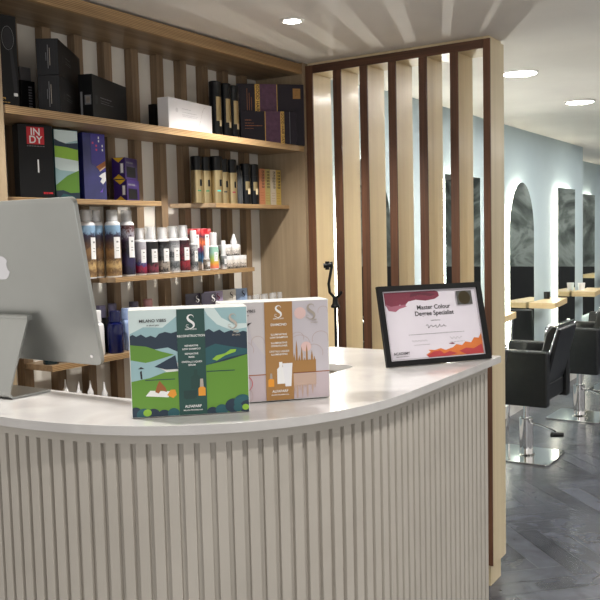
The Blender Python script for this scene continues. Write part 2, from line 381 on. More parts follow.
# ------------------------------------------------------------------ counter
def outline(off, yend=2.0, n=40):
    """front edge from the back of the left leg round the corner to the right end; off = inward offset"""
    P = [(1.145+off, yend)]
    for i in range(n+1):
        t = PI+PI/2*i/n; P.append(superpt(1.80, 1.56, .655-off, .702-off, 2.25, t))
    return P
outer = outline(0)+[(2.430, .858)]
inner = [(2.385, 2.0), (2.085, 2.0)]+[(2.085, 1.24)]
for i in range(1, 7):
    t = -PI/2*i/6; inner.append((2.045+.04*math.cos(t), 1.204+.04*math.sin(t)))
for i in range(0, 13):
    t = 1.5*PI-PI/2*i/12; inner.append(superpt(1.74, 1.50, .32, .336, 2.2, t))
inner += [(1.42, 2.0)]
ct = thing('reception_counter', 'curved reception counter with vertical ribs and a glossy white stone top', 'counter', (1.6, 1.2, 0))
def K_(mb, name, mt, **k):
    mb.v = [(x-1.6, y-1.2, z) for x, y, z in mb.v]; return mb.build(name, mt, ct, **k)
def seq_prism(mb, outer, inner, z0, z1, mi=None):
    # polygon with one outline (outer then inner) -> triangulated prism
    poly = outer+inner; n = len(poly)
    from mathutils.geometry import tessellate_polygon
    tr = tessellate_polygon([[Vector((p[0], p[1], 0)) for p in poly]])
    vs = [(p[0], p[1], z0) for p in poly]+[(p[0], p[1], z1) for p in poly]
    fs = [(i, (i+1) % n, n+(i+1) % n, n+i) for i in range(n)]+[tuple(t)[::-1] for t in tr]+[tuple(k+n for k in t) for t in tr]
    return mb.add(vs, fs, mi)
K_(seq_prism(MB(), outer, inner, 1.150, 1.170), 'worktop', QUARTZ, bevel=.0025, bseg=3)
# body: core wall following the outline, ribs in relief, plain band under the top
def resample(P, step):
    out = [Vector(P[0])]; acc = 0; d = 0
    for a, b in zip(P[:-1], P[1:]):
        a, b = Vector(a), Vector(b); L = (b-a).length
        if L < 1e-9: continue
        t = step-acc
        while t <= L: out.append(a.lerp(b, t/L)); t += step
        acc = (acc+L) % step
    return out
core = outline(.042)+[(2.392, .900)]
back = [(2.392, 1.15)]+[(2.04, 1.15)]+[superpt(1.74, 1.50, .335, .355, 2.2, 1.5*PI-PI/2*i/12) for i in range(13)]+[(1.405, 2.0)]
K_(seq_prism(MB(), core, back, 0, 1.149), 'core_panel', RIBM)
def ribs():
    mb = MB(); P = resample(outline(.042)[::-1]+[], .033)
    P = [Vector(p) for p in [ (2.392-.033*i, .900) for i in range(int((2.392-1.80)/.033)+1)]]
    base = outline(.042)[::-1]; path = [(2.399, .900)]+base
    C_ = resample(path, .033)
    for i in range(len(C_)-1):
        p = C_[i]; q = C_[i+1]; d = (q-p).normalized(); nn = Vector((d.y, -d.x))
        if nn.dot(Vector((1.9, 1.9))-p) > 0: nn = -nn
        mid = (p+q)/2; hw = .0115
        a = mid-d*hw; b = mid+d*hw
        poly = [a-nn*.004, a+nn*.0110+d*.0003, a+nn*.012+d*.0012, b+nn*.012-d*.0012, b+nn*.0110-d*.0003, b-nn*.004]
        mb.prism([(v.x, v.y) for v in poly], 0, 1.1245)
    return mb
K_(ribs(), 'ribbed_front', RIBM)
K_(seq_prism(MB(), outline(.030)+[(2.394, .888)], [(2.394, .899)]+[tuple(p) for p in (outline(.0415)[::-1])], 1.1247, 1.1495), 'top_band', RIBM)
# lower desk on the staff side
K_(MB().prism([(1.44, 1.52), (1.60, 1.25), (2.03, 1.19), (2.03, 1.98), (1.44, 1.98)], .735, .760), 'desk_shelf', mat('desk_laminate', (150, 140, 126), .4))
K_(MB().box(2.10, 1.152, 0, 2.37, 1.98, 1.149), 'end_cabinet', RIBM)

# ------------------------------------------------------------------ desktop computer
pc = thing('desktop_computer', 'silver all-in-one computer seen from behind on the left of the counter', 'computer', (1.395, 1.74, 1.17))
ox, oz = 1.395, 1.17
y0, y1 = 1.465-1.74, 2.065-1.74
tilt = math.atan2(.065, .387)
def pan(u, v, w):   # u along y, v up the panel, w out of the back (towards -X)
    return (-.001-math.sin(tilt)*v-math.cos(tilt)*w, u, .084+math.cos(tilt)*v-math.sin(tilt)*w)
shell = rrect(y0, 0, y1, .402, .016)
mb = MB(); n = len(shell)
lv = [(0, 0), (.0107, 0), (.0115, -.0012)]
vs = []
for wv, ins in lv: vs += [pan(u-(0 if not ins else math.copysign(.0010, u)), v+(0 if not ins else (.0010 if v < .2 else -.0010)), wv) for u, v in shell]
fs = [tuple(range(n))]
for k in range(2): fs += [(k*n+i, k*n+(i+1) % n, (k+1)*n+(i+1) % n, (k+1)*n+i) for i in range(n)]
fs.append(tuple(range(2*n, 3*n)))
mb.add(vs, fs); body = mb.build('display_panel', ALU, pc)
scr = MB().add([pan(u, v, -.0008) for u, v in ((y0+.01, .085), (y1-.01, .085), (y1-.01, .392), (y0+.01, .392))], [(0, 1, 2, 3)]); scr.build('screen', mat('dark_glass', (10, 10, 12), .05), pc)
# fruit emblem
ap = []
for i in range(60):
    t = 2*PI*i/60; r = 1+.06*math.cos(2*t)-.10*max(0, math.sin(t))**8-.05*max(0, -math.sin(t))**12
    a, b = r*.95*math.cos(t), r*math.sin(t)*.98
    a *= 1+.05*math.sin(t)
    # bite out of the viewer's right side
    dx, dy = a-1.22, b-.12
    if math.hypot(dx, dy) < .5: k = .5/math.hypot(dx, dy); a, b = 1.22+dx*k, .12+dy*k
    ap.append((a, b))
def logo(pts, nm):
    mb = MB(); vs = [pan(-a, b, .0118) for a, b in pts]; mb.add(vs, [tuple(range(len(vs)))]); return mb
lm = MB(); cx_, cz_, sc_ = 1.768-1.74, .238, .035
lm.add([pan(cx_-a*sc_, cz_+b*sc_, .0119) for a, b in ap], [tuple(range(60))])
leaf = [(-.02, 1.15), (.05, 1.45), (.32, 1.72), (.36, 1.72), (.30, 1.38), (.08, 1.17)]
lm.add([pan(cx_-a*sc_, cz_+b*sc_, .0119) for a, b in leaf], [tuple(range(6))])
lm.build('fruit_emblem', ALUB, pc, label='polished emblem')
sm = MB(); c0 = Vector(pan(y0+.028, .022, .0116)); nx = Vector((-math.cos(tilt), 0, -math.sin(tilt)))
sm.tube([c0, c0+nx*.0012], .0042, 16); sm.build('screw', CHROME, pc)
# stand: foot and neck as one bent plate
yy0, yy1 = 1.672-1.74, 1.872-1.74
prof = [(.008, .003), (-.10, .003)]
cxr, czr, rr = -.103, .016, .013
for i in range(1, 8): t = -PI/2-(PI/2+.27)*i/7*1.0; prof.append((cxr+rr*math.cos(t), czr+rr*math.sin(t)))
prof.append((-.052, .190)); prof = [(x, z) for x, z in prof]
th = .0026; N = len(prof); L_ = []; R_ = []
for i, p in enumerate(prof):
    a = Vector(prof[max(i-1, 0)]); b = Vector(prof[min(i+1, N-1)]); d = (b-a).normalized(); nn = Vector((-d.y, d.x)); p = Vector(p)
    L_.append(p+nn*th); R_.append(p-nn*th)
poly = [tuple(p) for p in L_]+[tuple(p) for p in R_[::-1]]
from mathutils.geometry import tessellate_polygon
def strip(mb, L_, R_, ya, yb):
    n = len(L_); vs = []
    for yv in (ya, yb):
        for a in L_: vs.append((a.x, yv, a.y))
        for a in R_: vs.append((a.x, yv, a.y))
    fs = []
    for i in range(n-1):
        fs += [(i, i+1, n+i+1, n+i), (2*n+i, 3*n+i, 3*n+i+1, 2*n+i+1), (i, 2*n+i, 2*n+i+1, i+1), (n+i, n+i+1, 3*n+i+1, 3*n+i)]
    fs += [(0, n, 3*n, 2*n), (n-1, 2*n+n-1, 3*n+n-1, 2*n-1)]
    mb.add(vs, fs)
mb = MB(); strip(mb, L_, R_, yy0, yy1)
stand = mb.build('stand', ALU, pc, bevel=.0008)
hole = MB(); hp = rrect(.012, -.030, .062, .030, .024, 8)
nd = (Vector(prof[-1])-Vector(prof[-2])).normalized()
mid = Vector(prof[-1])-nd*.092; no = Vector((-nd.y, nd.x))
hole.add([(mid.x+nd.x*b+no.x*.0033, a+.0, mid.y+nd.y*b+no.y*.0033) for a, b in hp], [tuple(range(len(hp)))])
hole.build('cable_hole', mat('cream_cable_opening', (214, 200, 170), .4), stand)
mb = MB(); mb.tube([(-.051, yy0, .193), (-.051, yy1, .193)], .0052, 16); mb.build('hinge_rod', ALU, stand)
mb = MB().box(-.048, yy0+.01, .186, -.031, yy1-.01, .199); mb.build('hinge_arm', ALU, pc)

# ------------------------------------------------------------------ gift boxes on the counter
def carton(name, label, cat, corner, ang, w_, d_, h_, mt, group=None, bevel=.0012):
    """corner = near left bottom corner; local x runs along the front, local y goes back"""
    t = thing(name, label, cat, corner, math.radians(ang), group)
    MB().box(0, 0, 0, w_, d_, h_).build('carton', mt, t, bevel=bevel); return t
def front(t=None): return Print((0, 0, 0), (1, 0, 0), (0, 0, 1))
def side(d_): return Print((0, d_, 0), (0, -1, 0), (0, 0, 1))
SKY = mat('print_sky_blue', (150, 184, 190), .45); SKY2 = mat('print_pale_cloud', (206, 222, 222), .45); NAVY = mat('print_navy_wood', (18, 42, 62), .45)
TEAL = mat('print_deep_teal', (28, 84, 92), .45); LIME = mat('print_lime_meadow', (94, 142, 42), .45); LIME2 = mat('print_bright_leaf', (140, 186, 56), .45)
DGRN = mat('print_dark_green', (16, 66, 60), .42); ORAN = mat('print_orange', (222, 148, 44), .5); BRWN = mat('print_brown', (150, 88, 40), .5)
LILW = mat('print_lilac_white', (194, 188, 195), .4); TAN = mat('print_tan_gold', (160, 118, 66), .42); PINKL = mat('print_pale_pink', (220, 188, 184), .5)
LINE = mat('print_fine_line', (176, 150, 144), .6)
def wavy(a0, a1, b, amp, k, ph=0, n=14): return [(a0+(a1-a0)*i/n, b+amp*math.sin(ph+k*i)) for i in range(n+1)]
ga = math.degrees(math.atan2(1.068-1.252, 1.431-1.261))
g1 = carton('gift_box', 'green meadow-print hair care gift box standing beside the computer', 'gift box', (1.261, 1.252, 1.1710), ga, .2505, .075, .230, mat('gift_box_white_edge', (224, 226, 224), .35))
W, H = .2505, .230
def clip(pts): return [(min(max(a, .0015), W-.0015), min(max(b, .0015), H-.0015)) for a, b in pts]
p = front()
def R2(x, y): return (x*W, y*H)
def PL(pts, m_): p.poly(clip([R2(a, b) for a, b in pts]), m_)
PL([(0, .5), (1, .5), (1, 1), (0, 1)], SKY)
PL([(.0, .78), (.12, .84), (.28, .83), (.40, .93), (.40, 1), (0, 1)], SKY2)
PL([(.63, 1), (.66, .93), (.74, .84), (.86, .78), (1, .80), (1, .84), (.88, .84), (.78, .90), (.72, 1)], SKY2)
PL([(0, .0), (1, 0), (1, .55), (.7, .5), (.4, .42), (0, .40)], LIME)
# woods
w1 = [(0, .60)]+[(0, .76), (.03, .775), (.06, .755), (.10, .775), (.14, .745), (.18, .76), (.22, .74), (.25, .775), (.30, .79), (.35, .775), (.40, .79), (.40, .60), (.32, .645), (.2, .63), (.1, .655)]
PL(w1, NAVY)
w2 = [(.63, .78), (.67, .80), (.71, .77), (.76, .79), (.80, .76), (.86, .78), (.91, .75), (.96, .77), (1, .76), (1, .55), (.82, .50), (.63, .46)]
PL(w2, NAVY)
PL([(.63, .46), (.63, .62), (.72, .66), (.84, .63), (1, .60), (1, .555), (.85, .53)], TEAL)
PL([(0, .52), (0, .68), (.14, .66), (.26, .61), (.37, .575), (.25, .54), (.12, .50)], LIME)
PL([(0, .34), (0, .54), (.13, .51), (.28, .54), (.22, .47), (.30, .42), (.14, .36)], SKY)
PL([(.20, .47), (.38, .57), (.40, .44), (.30, .44)], NAVY)
PL([(.69, .515), (.73, .55), (.80, .565), (.85, .60), (.90, .60), (.89, .575), (.80, .545), (.73, .50)], LIME2)
PL([(0, .12), (0, .34), (.14, .365), (.4, .40), (.4, .05), (.2, .03)], LIME)
# figures
PL([(.12, .20), (.16, .25), (.34, .235), (.31, .18)], WLAB)
PL([(.20, .235), (.22, .30), (.24, .34), (.26, .31), (.29, .27), (.30, .23), (.25, .25), (.23, .22)], BRWN)
PL([(.30, .20), (.33, .25), (.37, .25), (.38, .20), (.35, .17)], ORAN)
PL([(.085, .36), (.08, .43), (.095, .44), (.10, .36)], INK); PL([(.065, .455), (.09, .475), (.12, .455)], INK)
p.rect(*R2(.12, .345), *R2(.37, .352), NAVY); p.rect(*R2(.64, .40), *R2(.88, .408), DGRN)
# foreground shrubs
for (a, b, r_, mm) in ((.03, .05, .055, NAVY), (.10, .03, .06, TEAL), (.18, .03, .055, NAVY), (.13, .045, .035, LIME2), (.27, .02, .05, NAVY), (.35, .03, .05, TEAL), (.68, .02, .05, NAVY), (.76, .035, .055, TEAL), (.86, .07, .07, NAVY), (.94, .10, .075, TEAL), (.985, .05, .07, NAVY), (.90, .05, .04, TEAL), (.965, .05, .03, LIME2)):
    p.poly(clip([(a*W+r_*W*math.cos(2*PI*i/20), b*H+r_*H*.95*math.sin(2*PI*i/20)) for i in range(20)]), mm)
# band
PL([(.40, 0), (.635, 0), (.635, 1), (.40, 1)], DGRN)
p.ess(.517*W, .875*H, .030, WLAB); p.text('SEMI DI LINO', .517*W, .80*H, .0042, WLAB)
p.text('RECONSTRUCTION', .517*W, .735*H, .0066, WLAB)
for k, (a, b) in enumerate((('REPARATIVE', 'LOW SHAMPOO'), ('REPARATIVE', 'MASK'), ('CRISTALLI LIQUIDI', 'SERUM'))):
    p.text(a, .517*W, (.645-.075*k)*H, .0052, WLAB); p.text(b, .517*W, (.615-.075*k)*H, .0052, WLAB)
PL([(.44, .165), (.46, .155), (.53, .155), (.55, .17), (.55, .235), (.44, .235)], mat('print_jar_green', (10, 50, 48), .4))
PL([(.505, .25), (.585, .25), (.585, .36), (.56, .38), (.56, .43), (.53, .43), (.53, .38), (.505, .36)], mat('print_bottle_green', (12, 58, 52), .4))
PL([(.565, .18), (.565, .25), (.58, .265), (.61, .265), (.625, .25), (.625, .18)], ORAN); PL([(.578, .265), (.582, .34), (.606, .34), (.61, .265)], SILV)
p.text('ALFAPARF', .517*W, .075*H, .0078, WLAB); p.text('MILANO PROFESSIONAL', .517*W, .045*H, .0038, WLAB)
p.text('MILANO VIBES', .20*W, .885*H, .0088, INK); p.text('in about you', .20*W, .85*H, .005, INK)
p.ess(.875*W, .865*H, .032, SILV); p.text('SEMI', .90*W, .76*H, .0062, SILV); p.text('DI LINO', .90*W, .73*H, .0048, SILV)
p.build('printed_front', g1)
wa = math.degrees(math.atan2(.991-1.161, 1.641-1.458))
g2 = carton('gift_box', 'white and tan city-print hair care gift box half behind the green one', 'gift box', (1.460, 1.163, 1.1725), wa, .2505, .075, .229, mat('gift_box_white_edge'))
p = front(); H = .229
PL([(0, .0), (1, 0), (1, 1), (0, 1)], LILW)
PL([(0, .0), (1, 0), (1, .27), (0, .27)], mat('print_lilac_ground', (190, 176, 182), .4))
p.rect(*R2(0, .265), *R2(1, .275), BRWN)
PL([(.20, 1), (.28, .62), (.40, .45), (.40, 1)], mat('print_warm_grey', (200, 194, 196), .5))
for (a, b, r_) in ((.10, .62, .10), (.20, .52, .09), (.72, .55, .10), (.85, .46, .09), (.92, .60, .08), (.70, .62, .06), (.95, .88, .05), (.33, .60, .06), (.06, .45, .07)):
    p.stroke([(min(W-.002, (a+r_*math.cos(q))*W), (b+r_*math.sin(q))*H) for q in [PI*i/10 for i in range(-1, 12)]], .0008, LINE)
p.poly(clip([(.73*W+.055*W*math.cos(2*PI*i/18), .87*H+.06*H*math.sin(2*PI*i/18)) for i in range(18)]), PINKL)
p.poly(clip([(.78*W+.05*W*math.cos(2*PI*i/18), .53*H+.05*H*math.sin(2*PI*i/18)) for i in range(18)]), PINKL)
def spires(y0, sgn, m_):
    x = .665
    hs = [.20, .33, .18, .26, .15, .28, .13, .22, .16]
    for i, hh in enumerate(hs):
        a = x+i*.024; PL([(a-.010, y0), (a-.009, y0+sgn*hh*.7), (a, y0+sgn*hh), (a+.009, y0+sgn*hh*.7), (a+.010, y0)], m_)
    PL([(x-.01, y0), (x-.01, y0+sgn*.12), (x+.205, y0+sgn*.12), (x+.205, y0)], m_)
spires(.275, 1, TAN); spires(.262, -1, mat('print_tan_reflection', (186, 160, 146), .5))
for yb in (.17, .05): p.stroke([((.185+.085*math.cos(q))*W, (yb+.02+.085*math.sin(q))*H) for q in [2*PI*i/24 for i in range(24)]], .0012 if yb > .1 else .0007, RED if yb > .1 else LINE, closed=True)
PL([(.02, .25), (.05, .33), (.10, .36), (.09, .30), (.12, .20), (.10, .18), (.07, .27)], BRWN); PL([(.00, .15), (.04, .22), (.10, .18), (.05, .12)], INK)
PL([(.13, .26), (.22, .26), (.205, .36), (.145, .36)], RED); PL([(.15, .36), (.195, .36), (.19, .42), (.155, .42)], INK)
PL([(.15, .80), (.19, .79), (.215, .77), (.24, .79), (.28, .80), (.25, .775), (.225, .75), (.205, .75), (.185, .775)], INK)
PL([(.395, 0), (.655, 0), (.655, 1), (.395, 1)], TAN)
p.ess(.525*W, .895*H, .028, WLAB); p.text('SEMI DI LINO', .525*W, .82*H, .0042, WLAB); p.text('DIAMOND', .525*W, .755*H, .0078, WLAB)
for k, (a, b) in enumerate((('ILLUMINATING', 'LOW SHAMPOO'), ('ILLUMINATING', 'CONDITIONER'), ('CRISTALLI LIQUIDI', 'ILLUMINATING'))):
    p.text(a, .525*W, (.66-.085*k)*H, .0056, WLAB); p.text(b, .525*W, (.63-.085*k)*H, .0056, WLAB)
PL([(.50, .17), (.50, .32), (.52, .34), (.52, .39), (.55, .39), (.55, .34), (.57, .32), (.57, .17)], WLAB)
PL([(.575, .14), (.55, .375), (.645, .375), (.63, .14)], WHT)
PL([(.415, .145), (.415, .215), (.43, .225), (.455, .225), (.47, .215), (.47, .145)], ORAN); PL([(.43, .225), (.435, .28), (.452, .28), (.456, .225)], SILV)
p.text('ALFAPARF', .525*W, .085*H, .0082, WLAB); p.text('MILANO PROFESSIONAL', .525*W, .055*H, .0038, WLAB)
p.text('MILANO VIBES', .20*W, .90*H, .0088, INK); p.text('in about you', .20*W, .865*H, .005, INK)
p.ess(.83*W, .88*H, .036, SILV); p.text('SEMI', .86*W, .79*H, .006, SILV); p.text('DI LINO', .86*W, .765*H, .0046, SILV)
p.build('printed_front', g2)

# ------------------------------------------------------------------ framed certificate
cf = thing('framed_certificate', 'black framed award certificate propped up at the right end of the counter', 'picture frame', (2.082, 1.071, 1.1705), math.atan2(-.204, .276))
th_ = math.radians(15); FW, FH = .343, .232
cu, cv = Vector((1, 0, 0)), Vector((0, math.sin(th_), math.cos(th_))); cn = Vector((0, -math.cos(th_), math.sin(th_)))
def fpt(a, b, h): return cu*a+cv*b+cn*h
mb = MB(); fw_ = .015
O = [(0, 0), (FW, 0), (FW, FH), (0, FH)]; I = [(fw_, fw_), (FW-fw_, fw_), (FW-fw_, FH-fw_), (fw_, FH-fw_)]
vs = [fpt(a, b, 0) for a, b in O]+[fpt(a, b, .012) for a, b in O]+[fpt(a, b, .012) for a, b in I]+[fpt(a, b, .004) for a, b in I]
fs = [(0, 1, 2, 3)]
for i in range(4): j = (i+1) % 4; fs += [(i, j, 4+j, 4+i), (4+i, 4+j, 8+j, 8+i), (8+i, 8+j, 12+j, 12+i)]
mb.add([v+Vector((0, 0, .0)) for v in vs], fs)
mb.build('frame', BLKM, cf)
p = Print(cn*.0042, cu, cv); PAP = mat('certificate_paper', (218, 212, 222), .5)
MAR = mat('maroon_wash', (120, 40, 62), .6); MAR2 = mat('maroon_wash_light', (158, 92, 112), .6); ORW = mat('orange_wash', (206, 112, 50), .6); ORR = mat('crimson_wash', (176, 54, 60), .6)
a0, b0, a1, b1 = .0145, .0145, FW-.0145, FH-.0145; W, H = a1-a0, b1-b0
p.o = p.o+cu*a0+cv*b0
def PL2(pts, m_): p.poly([(min(max(a, 0), 1)*W, min(max(b, 0), 1)*H) for a, b in pts], m_)
p.rect(0, 0, W, H, PAP)
rg = random.Random(5)
PL2([(.02, .98), (.02, .80), (.06, .75), (.12, .76), (.17, .80), (.22, .78), (.26, .84), (.34, .86), (.44, .84), (.54, .86), (.59, .90), (.585, .96), (.55, .985)], MAR)
PL2([(.02, .82), (.05, .72), (.12, .70), (.16, .74), (.24, .77), (.22, .80), (.15, .79), (.08, .78)], MAR2)
PL2([(.28, .90), (.40, .93), (.50, .90), (.56, .93), (.45, .96), (.30, .96)], mat('dark_maroon_wash', (92, 26, 48), .6))
PL2([(.40, .02), (.37, .06), (.42, .10), (.40, .13), (.47, .12), (.53, .14), (.58, .11), (.66, .14), (.70, .18), (.76, .16), (.80, .21), (.86, .19), (.90, .26), (.95, .25), (.985, .33), (.985, .02)], ORW)
PL2([(.40, .02), (.38, .05), (.45, .10), (.52, .11), (.56, .06), (.62, .09), (.70, .05), (.60, .02)], ORR)
PL2([(.72, .08), (.80, .12), (.88, .10), (.97, .16), (.985, .03), (.80, .02)], ORR)
PL2([(.62, .20), (.66, .21), (.69, .195), (.67, .185), (.64, .19)], MAR)
for (q0, q1) in (((.02, .02), (.98, .02)), ((.02, .02), (.02, .98)), ((.98, .02), (.98, .98)), ((.02, .98), (.98, .98))):
    p.stroke([(q0[0]*W, q0[1]*H), (q1[0]*W, q1[1]*H)], .0008, GREYI)
p.text('Master Colour', .515*W, .715*H, .0185, INK); p.text('Degree Specialist', .515*W, .625*H, .0185, INK)
p.text('awarded to', .515*W, .54*H, .0065, GREYI)
p.stroke([((.41+.006*i+.008*math.sin(i*.9))*W, (.465+.026*math.sin(i*.85+.5)*(1 if i < 8 or 18 < i < 24 else .5))*H) for i in range(36)], .0013, INK)
p.dashes(.22*W, .80*W, .355*H, GREYI, .0014, 3)
p.stroke([((.24+.010*i)*W, (.265+.014*math.sin(i*1.9))*H) for i in range(17)], .0009, GREYI)
p.stroke([((.64+.009*i)*W, (.275+.018*math.sin(i*1.5+1))*H) for i in range(15)], .0009, GREYI)
p.dashes(.26*W, .42*W, .205*H, GREYI, .001, 4); p.dashes(.64*W, .79*W, .215*H, GREYI, .001, 5)
p.text('ACADEMY', .12*W, .085*H, .011, INK); p.dashes(.06*W, .19*W, .055*H, INK, .0014, 6)
p.rect(.77*W, .75*H, .935*W, .955*H, mat('seal_grey', (92, 92, 90), .35, .5)); p.disc(.852*W, .852*H, .020, mat('seal_bronze', (70, 62, 44), .35, .6))
p.build('certificate_sheet', cf)
gl = MB().add([fpt(a, b, .0075) for a, b in I], [(0, 1, 2, 3)]); gm = mat('frame_glass', (255, 255, 255), .02, trans=1, alpha=.12); gl.build('glass', gm, cf)
pr = MB(); pr.add([fpt(.13, .18, -.0005), fpt(.21, .18, -.0005), Vector((.21, .125, 0)), Vector((.13, .125, 0)), fpt(.13, .18, -.003)+Vector((0, .003, 0)), fpt(.21, .18, -.003)+Vector((0, .003, 0)), Vector((.21, .128, 0)), Vector((.13, .128, 0))], [(0, 1, 2, 3), (4, 5, 6, 7), (0, 1, 5, 4), (1, 2, 6, 5), (2, 3, 7, 6), (3, 0, 4, 7)])
pr.build('easel_back', BLKM, cf)

# ------------------------------------------------------------------ boxes on the shelves
Z1, Z2, Z3, Z4 = 1.9672, 1.6942, 1.4102, 1.1282
BROWN = mat('grey_print', (112, 112, 118), .5)
t = carton('hairbrush_box', 'tall black box with a hairbrush outline at the left end of the top shelf', 'box', (1.680, 2.195, Z1), -8, .083, .040, .285, CARDB)
p = front(); p.rect(.001, .255, .016, .275, GOLD)
ov = [(.052+.020*math.cos(q), .215+.036*math.sin(q)) for q in [2*PI*i/28 for i in range(28)]]
p.stroke(ov, .001, GREYI, closed=True); p.poly([(.052+.017*math.cos(2*PI*i/24), .215+.032*math.sin(2*PI*i/24)) for i in range(24)], CARDK)
p.poly([(.056, .182), (.066, .182), (.077, .09), (.077, .05), (.066, .05), (.062, .09)], CARDK)
p.poly(rrect(.064, .038, .078, .048, .003), WLAB); p.text('rouge', .022, .026, .012, GOLD); p.dashes(.006, .05, .016, GOLD, .002, 2)
p.build('printed_front', t)
def stackbox(z, h_, lab):
    t = carton('hair_tool_box', lab, 'box', (1.898, 2.152, z), 35, .315, .070, h_, CARDK, 'stack of black tool boxes')
    MB().box(.0005, -.0008, .0005, .314, .0, h_-.0005).build('sleeve', CARDB, t)
    p = side(.07); p.stroke([(.012, .004), (.012, h_-.004), (.058, h_-.004), (.058, .004)], .0006, INK); p.rect(.036, .02, .038, h_-.02, GREYI); p.rect(.042, .03, .044, h_-.03, SILV); p.rect(.030, .045, .032, h_-.045, BROWN); p.build('end_print', t)
    p = Print((0, -.001, 0), (1, 0, 0), (0, 0, 1)); p.rect(.05, h_*.42, .068, h_*.62, CARDK); p.dashes(.09, .15, h_*.60, BROWN, .0025, 3); p.dashes(.09, .17, h_*.50, BROWN, .0015, 4); p.dashes(.09, .16, h_*.44, BROWN, .0015, 5); p.build('front_print', t)
    return t
stackbox(Z1, .122, 'lower black box of the pair stacked on the top shelf'); stackbox(Z1+.1232, .116, 'upper black box of the pair stacked on the top shelf')
t = carton('hair_tool_box', 'slim black box with a barcode squeezed left of the stacked pair', 'box', (1.846, 2.278, Z1), 0, .058, .05, .115, CARDB)
p = front()
for k in range(9): p.rect(.030, .02+.009*k, .045, .020+.009*k+.005, BROWN, lay=1)
p.build('barcode', t)
tag(MB().box(1.852, 2.285, Z1+.1153, 1.895, 2.325, Z1+.16).build('small_carton', mat('grey_card', (92, 90, 92), .6), bevel=.001), 'small plain grey carton on top of the slim black box', 'box')
t = carton('hair_tool_box', 'long black box with a square seal on its end, right of the stacked pair', 'box', (2.087, 2.200, Z1), 20.5, .285, .052, .160, CARDB)
p = side(.052); p.rect(.022, .055, .046, .088, GREYI); p.rect(.026, .060, .042, .083, SILV); p.rect(.006, .02, .014, .10, GREYI); p.build('end_print', t)
p = front(); p.rect(.02, .06, .04, .09, CARDK); p.dashes(.06, .15, .085, BROWN, .003, 3); p.dashes(.06, .13, .075, BROWN, .0015, 4); p.dashes(.06, .16, .067, BROWN, .0015, 5); p.build('front_print', t)
t = carton('hair_tool_box', 'white box standing on the middle of the top shelf', 'box', (2.476, 2.198, Z1), 6, .308, .052, .130, WHT)
p = front(); p.stroke([(.205, .03), (.222, .06), (.235, .095), (.25, .115)], .0008, GREYI); p.stroke([(.25, .115), (.262, .118)], .0008, GREYI); p.disc(.055, .085, .009, mat('pale_grey_ink', (205, 205, 210), .5))
p.dashes(.09, .15, .093, mat('light_ink', (170, 172, 178), .5), .002, 3); p.dashes(.09, .19, .080, mat('light_ink'), .0016, 4); p.dashes(.09, .20, .070, mat('light_ink'), .0012, 6); p.dashes(.09, .19, .064, mat('light_ink'), .0012, 7); p.build('printed_front', t)
tag(MB().box(2.535, 2.325, Z1, 2.76, 2.358, Z1+.122).build('hair_tool_box', CARDB, bevel=.001), 'flat black box hidden behind the white box', 'box')

def can(name, label, x, y, z, r, h_, capf, bodym, capm, group, labm=None, la=0, lw=.5, shoulder=True, neck=None, extra=None):
    """a can or bottle: body, cap and label patch"""
    t = thing(name, label, 'hair product', (x, y, z), 0, group)
    hb = h_*(1-capf)
    if shoulder: prof = [(r*.93, 0), (r, .003), (r, hb*.93), (r*.95, hb*.96), (r*.80, hb*.99), (r*.62, hb)]
    else: prof = [(r*.95, 0), (r, .002), (r, hb)]
    MB().lathe(prof).build('body', bodym, t)
    rc = r*.97 if not shoulder else r*.62
    MB().lathe([(rc, hb+.0002), (rc, h_-.003), (rc*.9, h_), (0, h_)]).build('cap', capm, t)
    if labm:
        a = math.radians(-57-65+la); MB().lathe([(r+.0004, hb*.36), (r+.0004, hb*.66)], seg=10, a0=a-lw/2, a1=a+lw/2).build('label_patch', labm, t)
    if extra: extra(t, r, hb, h_)
    return t
VIEW = -math.radians(123)   # azimuth from the shelf towards the customer
# three black styling cans, top shelf
def band(z0, z1, m_, w_=2.0, off=0, nm='wrap'):
    def f(t, r, hb, h_):
        MB().lathe([(r+.0003, z0*hb), (r+.0003, z1*hb)], seg=14, a0=VIEW+off-w_/2, a1=VIEW+off+w_/2).build(nm, m_, t)
    return f
def both(*fs):
    def f(t, r, hb, h_):
        for k in fs: k(t, r, hb, h_)
    return f
BCAN = mat('black_can_gloss', (9, 12, 17), .3, spec=.3)
top_ext = both(band(.42, .98, GOLDC, .9, .25), band(.30, .44, mat('cream_label', (214, 196, 160), .5), .45, .55, 'label_patch'))
c = can('styling_spray_can', 'black and gold spray can standing against the white box', 2.848, 2.262, Z1, .0275, .245, .26, BCAN, BCAN, 'black and gold cans on the top shelf', shoulder=False, extra=top_ext)
dup(c, (2.918, 2.264, Z1), label='black and gold spray can in the middle of three on the top shelf')
dup(c, (2.984, 2.272, Z1), label='black and gold spray can nearest the purple boxes')
